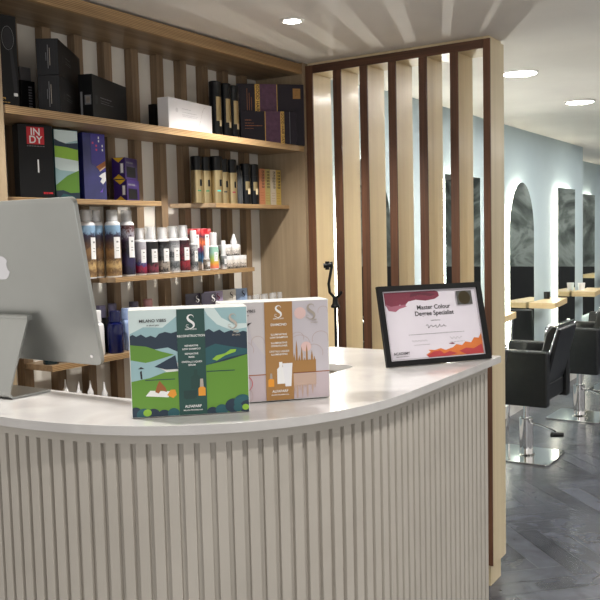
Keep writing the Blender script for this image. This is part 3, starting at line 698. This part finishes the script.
# purple boxes
PURD = mat('aubergine_card', (25, 16, 30), .45, spec=.3); PURM = noisy('plum_textured_band', [(70, 34, 62), (90, 48, 80)], 60, .5)
t = carton('gift_set_box', 'large dark purple gift set box in the right corner of the top shelf', 'gift box', (3.101, 2.335, Z1), -43.5, .315, .028, .281, PURD)
p = front(); p.rect(.105, .0, .185, .28, PURM); p.rect(.083, 0, .105, .28, GOLD); p.rect(.185, 0, .188, .28, GOLD); p.text('GOOD HAIR', .0885, .215, .021, PURD, -PI/2)
p.rect(.262, .215, .298, .262, mat('dull_gold', (150, 112, 64), .4, .5)); p.stroke([(.273, .255-.002*i) if i % 2 else (.287, .255-.002*i) for i in range(14)], .001, PURD)
for k, sd in enumerate((1, 2, 3)): p.rect(.045+.010*k, .16, .047+.010*k, .26-.02*k, BRWN, lay=1)
p.build('printed_front', t)
t = carton('gift_set_box', 'smaller dark purple gift set box lying in front of the large one', 'gift box', (3.054, 2.284, Z1), -42, .262, .045, .147, PURD)
p = front(); p.rect(.115, 0, .185, .1465, PURM); p.rect(.112, 0, .115, .1465, GOLD); p.rect(.185, 0, .203, .1465, GOLD); p.text('GOOD HAIR DAY', .1895, .073, .0175, PURD, -PI/2); p.rect(.228, 0, .2295, .1465, GREYI)
p.dashes(.02, .05, .105, BRWN, .003, 1); p.dashes(.02, .06, .092, BRWN, .002, 2); p.dashes(.02, .10, .080, BRWN, .003, 3); p.dashes(.02, .06, .068, BRWN, .002, 4); p.build('printed_front', t)

# second shelf, left: four boxes
t = carton('hair_product_box', 'tall black box with a red square emblem behind the computer', 'box', (1.822, 2.276, Z2), -17, .120, .045, .243, CARDB)
p = front(); p.rect(.030, .178, .090, .235, RED); p.text('IN', .060, .208, .034, WLAB); p.text('DY', .060, .182, .034, WLAB); p.dashes(.030, .090, .171, GREYI, .002, 3); p.rect(.063, .085, .068, .128, WLAB); p.dashes(.080, .114, .014, RED, .006, 9); p.build('printed_front', t)
t = carton('hair_product_box', 'green and blue landscape box next to the tall black box', 'box', (1.972, 2.276, Z2), -8, .096, .05, .240, mat('print_deep_teal'))
p = front(); W, H = .096, .240
def PL3(pts, m_): p.poly([(min(max(a, .01), .985)*W, min(max(b, .005), .99)*H) for a, b in pts], m_)
PL3([(0, 0), (1, 0), (1, 1), (0, 1)], SKY); PL3([(0, .84), (0, 1), (1, 1), (1, .86), (.4, .80)], SKY2); PL3([(0, .76), (0, .86), (.2, .83), (.5, .80), (1, .82), (1, .72)], NAVY)
PL3([(0, .60), (0, .76), (.5, .75), (1, .72), (1, .56), (.4, .58)], LIME2); PL3([(0, .42), (0, .60), (.5, .58), (1, .56), (1, .40)], SKY2); PL3([(0, .10), (0, .20), (.5, .34), (1, .42), (1, .08)], LIME); PL3([(0, .36), (0, .45), (.3, .40), (.3, .34)], SKY)
PL3([(0, 0), (0, .12), (.3, .13), (.6, .09), (1, .10), (1, 0)], NAVY); PL3([(.1, .0), (.3, .08), (.7, .05), (.9, 0)], TEAL); p.build('printed_front', t)
t = carton('hair_product_box', 'deep blue wrapped box with a white bird print on the second shelf', 'box', (2.104, 2.278, Z2), -6, .098, .060, .240, noisy('blue_foil_card', [(26, 32, 86), (52, 52, 128)], 8, .18, coat=.5))
p = front(); W, H = .098, .240; VIO = mat('print_violet', (58, 48, 140), .3)
PL3([(.35, .55), (1, .42), (1, 1), (.35, 1)], VIO); PL3([(.55, .50), (1, .60), (1, .50), (.72, .44)], BRWN); PL3([(.70, .45), (.98, .52), (.98, .50), (.72, .43)], mat('print_beige', (216, 190, 160), .5))
PL3([(.66, .36), (.80, .40), (.97, .43), (.98, .30), (.84, .24), (.72, .28), (.80, .33)], WLAB); PL3([(.68, .12), (.80, .16), (.84, .20), (.80, .12)], mat('print_purple', (110, 70, 190), .4))
for a, b in ((.56, .80), (.56, .74), (.40, .84)): p.rect(a*W, b*H, (a+.07)*W, (b+.03)*H, mat('pink_print', (214, 70, 110), .5))
for a, b in ((.68, .92), (.68, .87), (.84, .80), (.84, .74)): p.rect(a*W, b*H, (a+.05)*W, (b+.035)*H, WLAB)
p.build('printed_front', t)
PURB = mat('purple_box_card', (48, 26, 92), .35); YEL = mat('yellow_print', (212, 170, 36), .5)
def pbox(z, lab, off=0):
    t = carton('hair_colour_box', lab, 'box', (2.306+off, 2.268, z), 20, .112, .054, .0815, PURB, 'stacked purple boxes')
    p = side(.054); p.poly([(.004, .0805), (.027, .062), (.050, .0805)], YEL); p.poly([(.004, .001), (.027, .019), (.050, .001)], YEL); p.rect(.034, .022, .048, .060, GREYI); p.rect(.036, .024, .046, .058, WLAB)
    p.build('printed_end', t)
    p = front(); p.rect(.012, .008, .092, .048, CARDB); p.dashes(.012, .07, .060, GREYI, .006, 2); p.build('printed_front', t)
    return t
pbox(Z2, 'lower purple box with yellow corners, right of the blue box'); pbox(Z2+.0822, 'upper purple box with yellow corners, right of the blue box', -.006)

# second shelf, right: gold cans, black cans, slim boxes
for k, (x, cm, lab) in enumerate(((2.742, (40, 120, 80), 'first gold can from the left, green dash'), (2.796, (40, 120, 80), 'gold can with a green dash, second from the left'), (2.85, (60, 190, 180), 'gold can with a turquoise dash, standing a little forward'), (2.92, (30, 30, 34), 'gold can with a black dash'), (2.98, (150, 40, 60), 'gold can with a red dash beside the black bottle'))):
    dm = mat('dash_%d' % k, cm, .5)
    can('hairspray_can', lab+' on the right-hand shelf', x, 2.29 if k != 2 else 2.272, Z2, .0262 if k != 2 else .0290, .197 if k != 2 else .202, .30, GOLDC, BCAN, 'gold hairspray cans', shoulder=False,
        extra=both(band(.52, .72, BCAN, .42, .42, 'label_patch'), band(.36, .40, dm, .6, .12, 'dash')))
c = can('styling_bottle', 'glossy black curved bottle between the gold and black cans', 3.026, 2.285, Z2, .019, .175, .12, noisy('glossy_black_reflective', [(10, 10, 12), (90, 94, 98)], 9, .12, stretch=(1, 1, .3)), BCAN, None)
ext = both(band(.50, .80, GOLDC, .8, .1), band(.36, .56, mat('cream_label'), .5, .35, 'label_patch'))
c = can('styling_spray_can', 'black can with a gold patch, left of the two by the slim boxes', 3.078, 2.285, Z2, .0262, .185, .30, BCAN, BCAN, 'black cans on the right-hand shelf', shoulder=False, extra=ext)
dup(c, (3.138, 2.285, Z2), label='black can with a gold patch, touching the copper slim box')
for k, (x, rgb, lab) in enumerate(((3.174, (186, 124, 92), 'copper coloured slim tube box beside the black can'), (3.219, (172, 160, 104), 'olive gold slim tube box, second of four'), (3.264, (196, 186, 168), 'silver beige slim tube box, third of four'), (3.308, (200, 172, 92), 'yellow gold slim tube box at the right end'))):
    t = carton('slim_box', lab, 'box', (x-.004, 2.272+.002*(k % 2), Z2), -12, .036, .036, .168, mat('tube_box_%d' % k, rgb, .38, .3), 'slim metallic boxes')
    p = front()
    rr_ = random.Random(k)
    for j in range(6): p.rect(.014+.003*rr_.random(), .150-.014*j, .030, .150-.014*j+.009, INK, lay=1); p.rect(.018, .1525-.014*j, .026, .1545-.014*j+.002, MATS['tube_box_%d' % k], lay=2)
    for j in range(4): p.rect(.006, .02+.012*j, .028, .0212+.012*j, BRWN, lay=1)
    p.build('printed_front', t)

# third shelf: spray cans with picture wraps and white labels
WBODY = mat('white_can', (226, 226, 228), .3)
def wrapmat(name, stops, scale=42, dist=2.2):
    """picture wrap: vertical colour zones (by height in the can) broken up with noise"""
    if name in MATS: return MATS[name]
    mt = bpy.data.materials.new(name); mt.use_nodes = True; MATS[name] = mt; nt = mt.node_tree; b = nt.nodes['Principled BSDF']; b.inputs['Roughness'].default_value = .35
    tc = nt.nodes.new('ShaderNodeTexCoord'); sx = nt.nodes.new('ShaderNodeSeparateXYZ'); nt.links.new(tc.outputs['Object'], sx.inputs[0])
    n = nt.nodes.new('ShaderNodeTexNoise'); n.inputs['Scale'].default_value = scale; n.inputs['Detail'].default_value = 5; n.inputs['Distortion'].default_value = dist
    nt.links.new(tc.outputs['Object'], n.inputs['Vector'])
    mr = nt.nodes.new('ShaderNodeMapRange'); mr.inputs['From Max'].default_value = stops[0]; nt.links.new(sx.outputs['Z'], mr.inputs['Value'])
    ad = nt.nodes.new('ShaderNodeMath'); ad.operation = 'MULTIPLY_ADD'; ad.inputs[1].default_value = stops[1]; nt.links.new(n.outputs['Fac'], ad.inputs[0]); nt.links.new(mr.outputs[0], ad.inputs[2])
    sb = nt.nodes.new('ShaderNodeMath'); sb.operation = 'SUBTRACT'; sb.inputs[1].default_value = stops[1]/2; nt.links.new(ad.outputs[0], sb.inputs[0])
    rp = nt.nodes.new('ShaderNodeValToRGB'); e = rp.color_ramp.elements; st = stops[2]
    e[0].position = st[0][0]; e[0].color = lin(st[0][1]); e[1].position = st[-1][0]; e[1].color = lin(st[-1][1])
    for q, c_ in st[1:-1]: k = e.new(q); k.color = lin(c_)
    nt.links.new(sb.outputs[0], rp.inputs[0]); nt.links.new(rp.outputs[0], b.inputs['Base Color']); return mt
CANYON = wrapmat('canyon_wrap', (.205, .26, [(0, (160, 132, 90)), (.10, (104, 76, 50)), (.22, (190, 160, 110)), (.33, (96, 70, 48)), (.48, (138, 104, 66)), (.58, (84, 60, 48)), (.70, (60, 48, 56)), (.78, (46, 42, 70)), (.83, (128, 160, 190)), (1, (150, 184, 212))]))
GALAXY = wrapmat('galaxy_wrap', (.205, .5, [(0, (20, 20, 34)), (.3, (44, 36, 78)), (.5, (14, 16, 24)), (.7, (80, 60, 84)), (.8, (168, 166, 176)), (.9, (90, 44, 40)), (1, (24, 20, 30))]))
FLORR = wrapmat('red_floral_wrap', (.12, .6, [(0, (40, 30, 50)), (.2, (150, 30, 60)), (.35, (50, 60, 120)), (.5, (140, 130, 140)), (1, (176, 174, 182))]), 45)
DARKF = wrapmat('dark_floral_wrap', (.12, .5, [(0, (20, 18, 22)), (.2, (130, 50, 70)), (.35, (26, 24, 28)), (1, (22, 22, 24))]), 60)
BWF = wrapmat('black_white_wrap', (.12, .9, [(0, (30, 28, 30)), (.3, (170, 160, 150)), (.45, (26, 28, 30)), (.7, (90, 92, 96)), (1, (24, 24, 28))]), 50)
GREYF = wrapmat('grey_pattern_wrap', (.12, .5, [(0, (196, 196, 198)), (.2, (60, 66, 70)), (.5, (150, 154, 158)), (.6, (50, 54, 60)), (.8, (190, 190, 194)), (1, (120, 122, 126))]), 60)
BERRY = wrapmat('berry_wrap', (.12, .9, [(0, (50, 16, 24)), (.35, (150, 40, 56)), (.5, (44, 14, 24)), (.7, (120, 44, 60)), (1, (40, 18, 26))]), 60)
RAINB = wrapmat('rainbow_wrap', (.075, .15, [(0, (224, 90, 120)), (.3, (236, 160, 70)), (.6, (170, 200, 90)), (1, (160, 206, 190))]), 20)
def spraycan(name, lab, x, y, r, hb, htot, wrap, grp, la=0, capm=CLEAR, z=Z3):
    t = thing(name, lab, 'hair product', (x, y, z), 0, grp)
    MB().lathe([(r*.95, 0), (r, .002), (r, .005), (r, hb*.93), (r*.97, hb*.96), (r*.8, hb*.99), (r*.55, hb)]).build('body', WBODY, t)
    MB().lathe([(r+.0003, .005), (r+.0003, hb*.93)]).build('picture_wrap', wrap, t)
    a = VIEW+.38+la
    lp = MB().lathe([(r+.0006, hb*.34), (r+.0006, hb*.72)], seg=8, a0=a-.46, a1=a+.46); lo = lp.build('label_patch', WLAB, t)
    pm = MB().lathe([(r+.0009, hb*.62), (r+.0009, hb*.65)], seg=3, a0=a-.15, a1=a+.15).lathe([(r+.0009, hb*.52), (r+.0009, hb*.53)], seg=4, a0=a-.2, a1=a+.2).lathe([(r+.0009, hb*.47), (r+.0009, hb*.48)], seg=4, a0=a-.2, a1=a+.2); pm.build('label_print', GREYI, lo)
    MB().lathe([(r*.56, hb+.0003), (r*.54, hb+(htot-hb)*.38), (r*.42, hb+(htot-hb)*.50), (r*.34, hb+(htot-hb)*.86), (0, hb+(htot-hb)*.88)], seg=18).build('nozzle', WBODY, t)
    MB().lathe([(r*.76, hb*.992+.001), (r*.74, htot-.002), (r*.68, htot), (0, htot)]).build('cap', capm, t)
    return t
G3 = 'spray cans with picture wraps'
spraycan('hairspray_can', 'canyon-print can closest to the computer, partly hidden', 2.126, 2.300, .0290, .207, .250, CANYON, G3, .35)
spraycan('hairspray_can', 'canyon-print can squeezed between its two twins', 2.186, 2.318, .0270, .207, .250, CANYON, G3, -1.2)
spraycan('hairspray_can', 'canyon-print can in front with its white label facing out', 2.230, 2.276, .0288, .207, .250, CANYON, G3, 0)
spraycan('hairspray_can', 'tall dark galaxy-print can beside the canyon cans', 2.318, 2.290, .0280, .207, .250, GALAXY, G3, .1)
small = [(2.388, .0240, .137, .182, FLORR, 'short grey can with red and blue flowers'), (2.446, .0300, .137, .188, DARKF, 'short black can with a few small flowers'), (2.516, .0280, .137, .184, BWF, 'short can with a black and white photo wrap'),
         (2.578, .0280, .139, .188, GREYF, 'short grey patterned can between the black and berry ones'), (2.641, .0280, .140, .192, BERRY, 'short dark berry-print can with a clear cap')]
for x, r, hb, ht, wm, lb in small: spraycan('styling_can', lb+' on the third shelf', x, 2.292, r, hb, ht, wm, 'short styling cans')
spraycan('pump_bottle', 'slim floral pump bottle in front of the pictured boxes', 2.700, 2.285, .0180, .118, .170, GREYF, 'small pump bottles', capm=WBODY)
SUN = wrapmat('sunset_print', (.19, .35, [(0, (226, 216, 208)), (.14, (226, 214, 206)), (.18, (60, 110, 150)), (.35, (30, 60, 96)), (.45, (110, 40, 80)), (.6, (230, 120, 70)), (.75, (40, 40, 70)), (.88, (236, 80, 80)), (1, (232, 160, 170))]), 14)
for k, (x, lab) in enumerate(((2.728, 'sunset-print box behind the pump bottle'), (2.782, 'sunset-print box with its white label fully visible'))):
    t = carton('travel_kit_box', lab, 'box', (x-.004, 2.318-.012*k, Z3), -14, .052, .035, .178, SUN, 'sunset-print boxes')
    p = front(); p.rect(.020, .095, .042, .152, WLAB); p.rect(.026, .139, .036, .145, GREYI); p.rect(.012, .157, .034, .176, RED, lay=1); p.build('printed_front', t)
spraycan('pump_bottle', 'little dark bottle with a white cap before the sunset boxes', 2.758, 2.264, .0150, .050, .105, BWF, 'small pump bottles', capm=WBODY)
spraycan('pump_bottle', 'rainbow striped spray bottle right of the sunset boxes', 2.838, 2.290, .0220, .105, .160, RAINB, 'small pump bottles', -.1, capm=WBODY)
spraycan('pump_bottle', 'tiny white-capped bottle between the rainbow bottle and the jars', 2.882, 2.270, .0140, .062, .125, GREYF, 'small pump bottles', capm=WBODY)
JARP = wrapmat('jar_pattern', (.045, .9, [(0, (30, 30, 30)), (.35, (220, 212, 204)), (.42, (36, 34, 34)), (.5, (226, 220, 214)), (1, (230, 226, 220))]), 70)
def jar(x, y, z, lab, r=.0255, h_=.055):
    t = thing('styling_jar', lab, 'hair product', (x, y, z), 0, 'white patterned jars')
    MB().lathe([(r*.96, 0), (r, .002), (r, h_*.66), (r*.97, h_*.67)]).build('body', JARP, t); MB().lathe([(r*1.02, h_*.675), (r*1.02, h_-.002), (r*.98, h_), (0, h_)]).build('lid', WBODY, t); return t
jar(2.928, 2.285, Z3, 'patterned jar at the left of the lower jar row'); jar(2.982, 2.286, Z3, 'patterned jar in the middle of the lower jar row'); jar(3.034, 2.288, Z3, 'patterned jar at the right end of the third shelf', .0240)
jar(2.940, 2.305, Z3+.0555, 'patterned jar on the left of the upper pair', .0290, .050); jar(3.004, 2.305, Z3+.0555, 'patterned jar on the right of the upper pair', .0290, .050)
t = thing('cone_dispenser', 'white cone-shaped dispenser on top of the upper jars', 'hair product', (3.008, 2.308, Z3+.1058)); MB().lathe([(.016, 0), (.015, .012), (.006, .040), (.004, .046), (0, .046)]).build('cone', WBODY, t)

# fourth shelf: bottles, bags, jars
def bottle(lab, x, y, r, h_, bm_, cm_, z=Z4, grp='bottles on the fourth shelf', name='shampoo_bottle'):
    t = thing(name, lab, 'hair product', (x, y, z), 0, grp); hb = h_*.74
    MB().lathe([(r*.93, 0), (r, .004), (r, hb*.82), (r*.93, hb*.92), (r*.7, hb*.98), (r*.55, hb)]).build('body', bm_, t)
    MB().lathe([(r*.70, hb+.0003), (r*.70, h_-.002), (r*.64, h_), (0, h_)]).build('cap', cm_, t); return t
NB = mat('navy_gloss_plastic', (10, 18, 66), .12); LB = mat('pale_blue_plastic', (150, 172, 214), .3)
bottle('white bottle half hidden by the computer edge', 2.135, 2.285, .030, .165, WBODY, WBODY)
bottle('glossy navy blue bottle between the computer and the green box', 2.215, 2.268, .031, .158, NB, NB)
bottle('pale blue bottle just left of the green gift box', 2.292, 2.285, .026, .160, LB, LB)
MV = mat('mauve_plastic', (92, 88, 112), .4); PKM = mat('pink_plastic', (206, 150, 150), .4)
bottle('mauve capped bottle standing behind the navy bottle', 2.215, 2.338, .026, .175, BLKM, MV)
bottle('grey capped bottle behind the pale blue bottle', 2.275, 2.340, .024, .178, MV, MV)
bottle('bottle with a mauve top behind the left half of the green gift box', 2.37, 2.32, .026, .178, MV, MV)
bottle('bottle with a pink top behind the left half of the green gift box', 2.45, 2.32, .026, .182, PKM, PKM)
TL = mat('dark_teal_plastic', (18, 44, 52), .25)
for k in range(3): bottle('dark teal bottle low behind the computer stand, %s' % ('nearest the shelf end', 'middle of the row', 'closest to the white bottle')[k], 1.915+.062*k, 2.275, .027, .15, TL, TL)
BAGS = [((58, 52, 70), WLAB), ((56, 52, 66), WLAB), ((160, 148, 182), MAR), ((222, 218, 210), INK), ((150, 176, 214), NB)]
BL_ = ['dark purple pouch at the left of the row of pouches', 'second dark pouch, overlapping the first', 'lilac pouch with a plum emblem', 'cream pouch with a dark emblem', 'light blue pouch with a blue emblem']
for k, (rgb, em) in enumerate(BAGS):
    x = (2.703, 2.762, 2.842, 2.938, 3.026)[k]
    t = thing('product_pouch', BL_[k]+' behind the gift boxes', 'pouch', (x, 2.262 if k == 1 else 2.300, Z4), math.radians(-20), 'stand-up pouches')
    bm_ = noisy('pouch_%d' % k, [rgb, tuple(min(255, c+14) for c in rgb)], 12, .3, coat=.3)
    mb = MB(); w2 = (.036, .036, .047, .046, .044)[k]; hh = .186
    rows = [(0, .022), (.03, .026), (.09, .020), (.16, .004), (hh, .0012)]; vs = []
    for z, d in rows:
        for i in range(9):
            u = -1+2*i/8; vs.append((u*w2, -d*(1-u*u*.9), z))
        for i in range(9):
            u = 1-2*i/8; vs.append((u*w2, d*(1-u*u*.9)+.0006, z))
    fs = [(r*18+i, r*18+(i+1) % 18, (r+1)*18+(i+1) % 18, (r+1)*18+i) for r in range(4) for i in range(18)]+[tuple(range(18))[::-1], tuple(range(72, 90))]
    mb.add(vs, fs).build('pouch', bm_, t)
    p = Print((0, -.012, .15), (1, 0, 0), Vector((0, .10, 1))); p.ess(.016, .012, .028, em); p.build('emblem', t)
MINI = mat('mini_vial_glass', (216, 218, 216), .2)
for k in range(8):
    x = 3.095+.034*k; y = 2.296-.010*(k % 2)
    t = thing('vial', 'small clear-capped vial in the row behind the white and tan gift box', 'hair product', (x, y, Z4), 0, 'row of small vials')
    MB().lathe([(.014, 0), (.015, .002), (.015, .09), (.011, .10)], seg=20).build('body', MINI, t); MB().lathe([(.0125, .1003), (.0125, .146), (.0115, .148), (0, .148)], seg=20).build('cap', CLEAR, t)
# lower shelf: four white nozzle bottles whose tips peep over the counter
for k, x in enumerate((1.961, 2.015, 2.075, 2.137)):
    t = thing('applicator_bottle', 'white applicator bottle whose tip shows above the counter, %s' % ('nearest the computer', 'second from the computer', 'third from the computer', 'closest to the gift box')[k], 'bottle', (x, 2.262-.006*(k % 2), .8452), 0, 'applicator bottles on the low shelf')
    hh = (.222, .206, .200, .184)[k]
    MB().lathe([(.022, 0), (.024, .003), (.024, hh-.075), (.020, hh-.065), (.012, hh-.060)]).build('body', WBODY, t)
    MB().lathe([(.011, hh-.0598), (.011, hh-.040), (.0045, hh-.026), (.0025, hh), (0, hh)]).build('nozzle', WBODY, t)

# ------------------------------------------------------------------ phone tripod behind the counter
tp = thing('phone_tripod', 'thin black stand with a phone clamp rising behind the counter', 'tripod', (2.96, 1.752, .0))
tp.scale = (1, 1, 1.012)
MB().tube([(0, 0, .35), (0, 0, 1.245)], .0062).build('pole', BLKM, tp)
MB().tube([(0, 0, .30), (0, 0, .90)], .010).build('lower_tube', BLKM, tp)
for k in range(3):
    a = 2*PI*k/3+.4; MB().tube([(0, 0, .42), (.28*math.cos(a), .28*math.sin(a), .008)], .007).build('leg', BLKM, tp)
ux, uy = .544, -.839
hd = MB().lathe([(.018, 1.232), (.019, 1.24), (.012, 1.25), (.010, 1.275)], seg=18)
hd.tube([(0, 0, 1.27), (ux*.016, uy*.016, 1.282), (ux*.028, uy*.028, 1.298)], .006)
hd.tube([(0, 0, 1.27), (-ux*.022, -uy*.022, 1.295), (-ux*.026, -uy*.026, 1.33), (-ux*.012, -uy*.012, 1.40), (-ux*.014, -uy*.014, 1.42)], .006)
hd.build('bracket', BLKM, tp)
hd = MB().tube([(-ux*.012, -uy*.012, 1.408), (-ux*.046, -uy*.046, 1.404)], .010).tube([(-ux*.030, -uy*.030, 1.388), (-ux*.030, -uy*.030, 1.422)], .009); hd.build('phone_clamp', BLKM, tp)

# ------------------------------------------------------------------ salon: mirrors, tables, chairs
def arch_outline(w_, z0, z1, n=24):
    r = w_/2; P = [(-r, z0), (r, z0)]
    for i in range(n+1): t = PI*i/n; P.append((r*math.cos(t), z1-r*1.35+r*1.35*math.sin(t)))
    return P
def mirror(lab, x0, x1, z0, z1, arch, yw):
    cx = (x0+x1)/2; w_ = x1-x0
    t = thing('backlit_mirror', lab, 'mirror', (cx, yw, 0), 0)
    out = arch_outline(w_, z0, z1) if arch else [(-w_/2, z0), (w_/2, z0), (w_/2, z1), (-w_/2, z1)]
    mb = MB().extr(out, -.045, -.040, 'y', 0); mb.build('glass', MIRR, t)
    s_ = .95; zc = (z0+z1)/2
    ins = [(a*(1-.07/w_), zc+(b-zc)*(1-.06/(z1-z0))) for a, b in out]
    MB().extr(ins, -.034, -.0005, 'y', 0).build('led_surround', LED, t)
    return t
mirror('arched backlit mirror seen in slivers between the divider slats', 3.86, 4.48, .45, 1.97, True, 2.30)
mirror('rectangular backlit mirror seen through the right-hand slats of the divider', 5.30, 5.95, .45, 1.94, False, 2.30)
mirror('arched backlit mirror just right of the divider post', 6.61, 7.24, .45, 1.945, True, 2.30)
mirror('rectangular backlit mirror right of the arched one', 7.98, 8.58, .45, 1.94, False, 2.30)
mirror('rectangular backlit mirror in the far alcove', 10.74, 11.34, .45, 1.98, False, 2.77)
def table(lab, x, w_, yw=2.30, leg=False):
    t = thing('styling_table', lab, 'table', (x, yw-.001, 0), 0, 'wall-mounted styling tables')
    MB().prism([(0, 0), (0, -.227), (w_, -.162), (w_, 0)], .875, .924).build('tabletop', TABLEW, t, bevel=.002)
    if leg: MB().tube([(w_-.03, -.14, .875), (w_-.03, -.10, .0)], .011).build('leg', CHROME, t)
    return t
# the mirrors stand proud of the wall, so the tables start in front of them
table('pale wood table seen edge-on beside the divider post', 5.66, .58, 2.245, True)
table('pale wood table holding a small dark cup', 7.05, .61, 2.245)
table('pale wood table with a white cup, right of the dark cup', 8.41, .62, 2.245)
table('farthest pale wood table in the alcove', 11.6, .62, 2.715)
t = thing('tumbler', 'small dark cup standing on a pale styling table', 'cup', (7.50, 2.22, .9243)); MB().lathe([(.026, 0), (.028, .062), (.025, .062), (.023, .006), (0, .006)]).build('cup', BLKM, t)
t = thing('tumbler', 'small white cup standing on the table at the right', 'cup', (8.62, 2.20, .9243)); MB().lathe([(.028, 0), (.036, .075), (.032, .075), (.025, .006), (0, .006)]).build('cup', WBODY, t)
def chair():
    t = thing('styling_chair', 'black salon chair beside the divider post with its chrome foot lever showing', 'chair', (5.55, 1.785, 0), 0, 'black styling chairs')
    for s_ in (-1, 1):
        x0, x1 = (-.275, -.205) if s_ < 0 else (.205, .275)
        MB().extr([(-.225, .400), (.215, .400), (.225, .42), (.195, .765), (-.225, .765)], x0, x1, 'x').build('armrest', BLKL, t, bevel=.014, bseg=3)
    MB().box(-.203, -.20, .42, .203, .225, .545).build('seat', BLKL, t, bevel=.02, bseg=3)
    # reclined back
    pf = [(-.165, .44), (-.215, .60), (-.290, .905), (-.235, .925), (-.195, .88), (-.125, .60), (-.10, .547)]
    MB().extr(pf, -.200, .200, 'x').build('backrest', BLKL, t, bevel=.012, bseg=3)
    fr = MB()
    for x in (-.2025, .2025): fr.tube([(x, -.175, .60), (x, -.272, .915), (x, -.225, .932), (x, -.190, .88)], .007)
    fr.tube([(-.2025, -.265, .925), (.2025, -.265, .925)], .008)
    fr.box(-.195, -.272, .926, .195, -.232, .932); fr.build('chrome_trim', CHROME, t, label='chrome trim round the backrest')
    MB().box(-.12, -.10, .385, .12, .14, .4195).build('seat_plate', CHROME, t)
    MB().lathe([(.020, .25), (.020, .385)], seg=20).build('piston', CHROME, t)
    MB().lathe([(.058, .0125), (.046, .022), (.046, .262), (.040, .270), (.0, .270)], seg=28).build('column', CHROME, t)
    MB().prism(rrect(-.215, -.215, .215, .215, .03), .001, .012).build('base_plate', CHROME, t, bevel=.002)
    lv = MB().tube([(0, -.03, .225), (-.03, -.10, .232), (-.10, -.22, .215), (-.125, -.245, .205)], .009); lo = lv.build('foot_lever', CHROME, t)
    MB().tube([(-.16, -.22, .205), (-.10, -.275, .198)], .017).build('pedal', BLKM, lo)
    return t
c0 = chair()
dup(c0, (4.17, 1.785, 0), label='black salon chair almost wholly hidden behind the divider post')
dup(c0, (6.93, 1.785, 0), math.radians(-2), label='black salon chair at the right edge behind the nearest one')
dup(c0, (8.30, 1.785, 0), label='farthest black salon chair, its arm showing under the wood table')

# ------------------------------------------------------------------ ceiling lights
def downlight(x, y, lab):
    t = thing('downlight', lab, 'ceiling light', (x, y, 2.357), 0, 'small recessed downlights')
    MB().lathe([(.046, -.001), (.046, -.004), (.034, -.007), (.032, -.001)], seg=32).build('trim_ring', WHITEP, t)
    MB().lathe([(.0, -.003), (.031, -.003)], seg=32).build('lens', LAMP, t); return t
downlight(*RECEP[0], 'small round downlight in the ceiling above the shelving')
for k, (x, y) in enumerate(SALON[:2]):
    t = thing('panel_light', ('large round ceiling panel light next to the divider post', 'large round ceiling panel light farther right')[k], 'ceiling light', (x, y, CEIL), 0, 'large round panel lights')
    MB().lathe([(.100, -.001), (.100, -.006), (.088, -.012), (.086, -.001)], seg=40).build('trim_ring', WHITEP, t)
    MB().lathe([(.0, -.009), (.086, -.009)], seg=40).build('diffuser', LAMP, t)
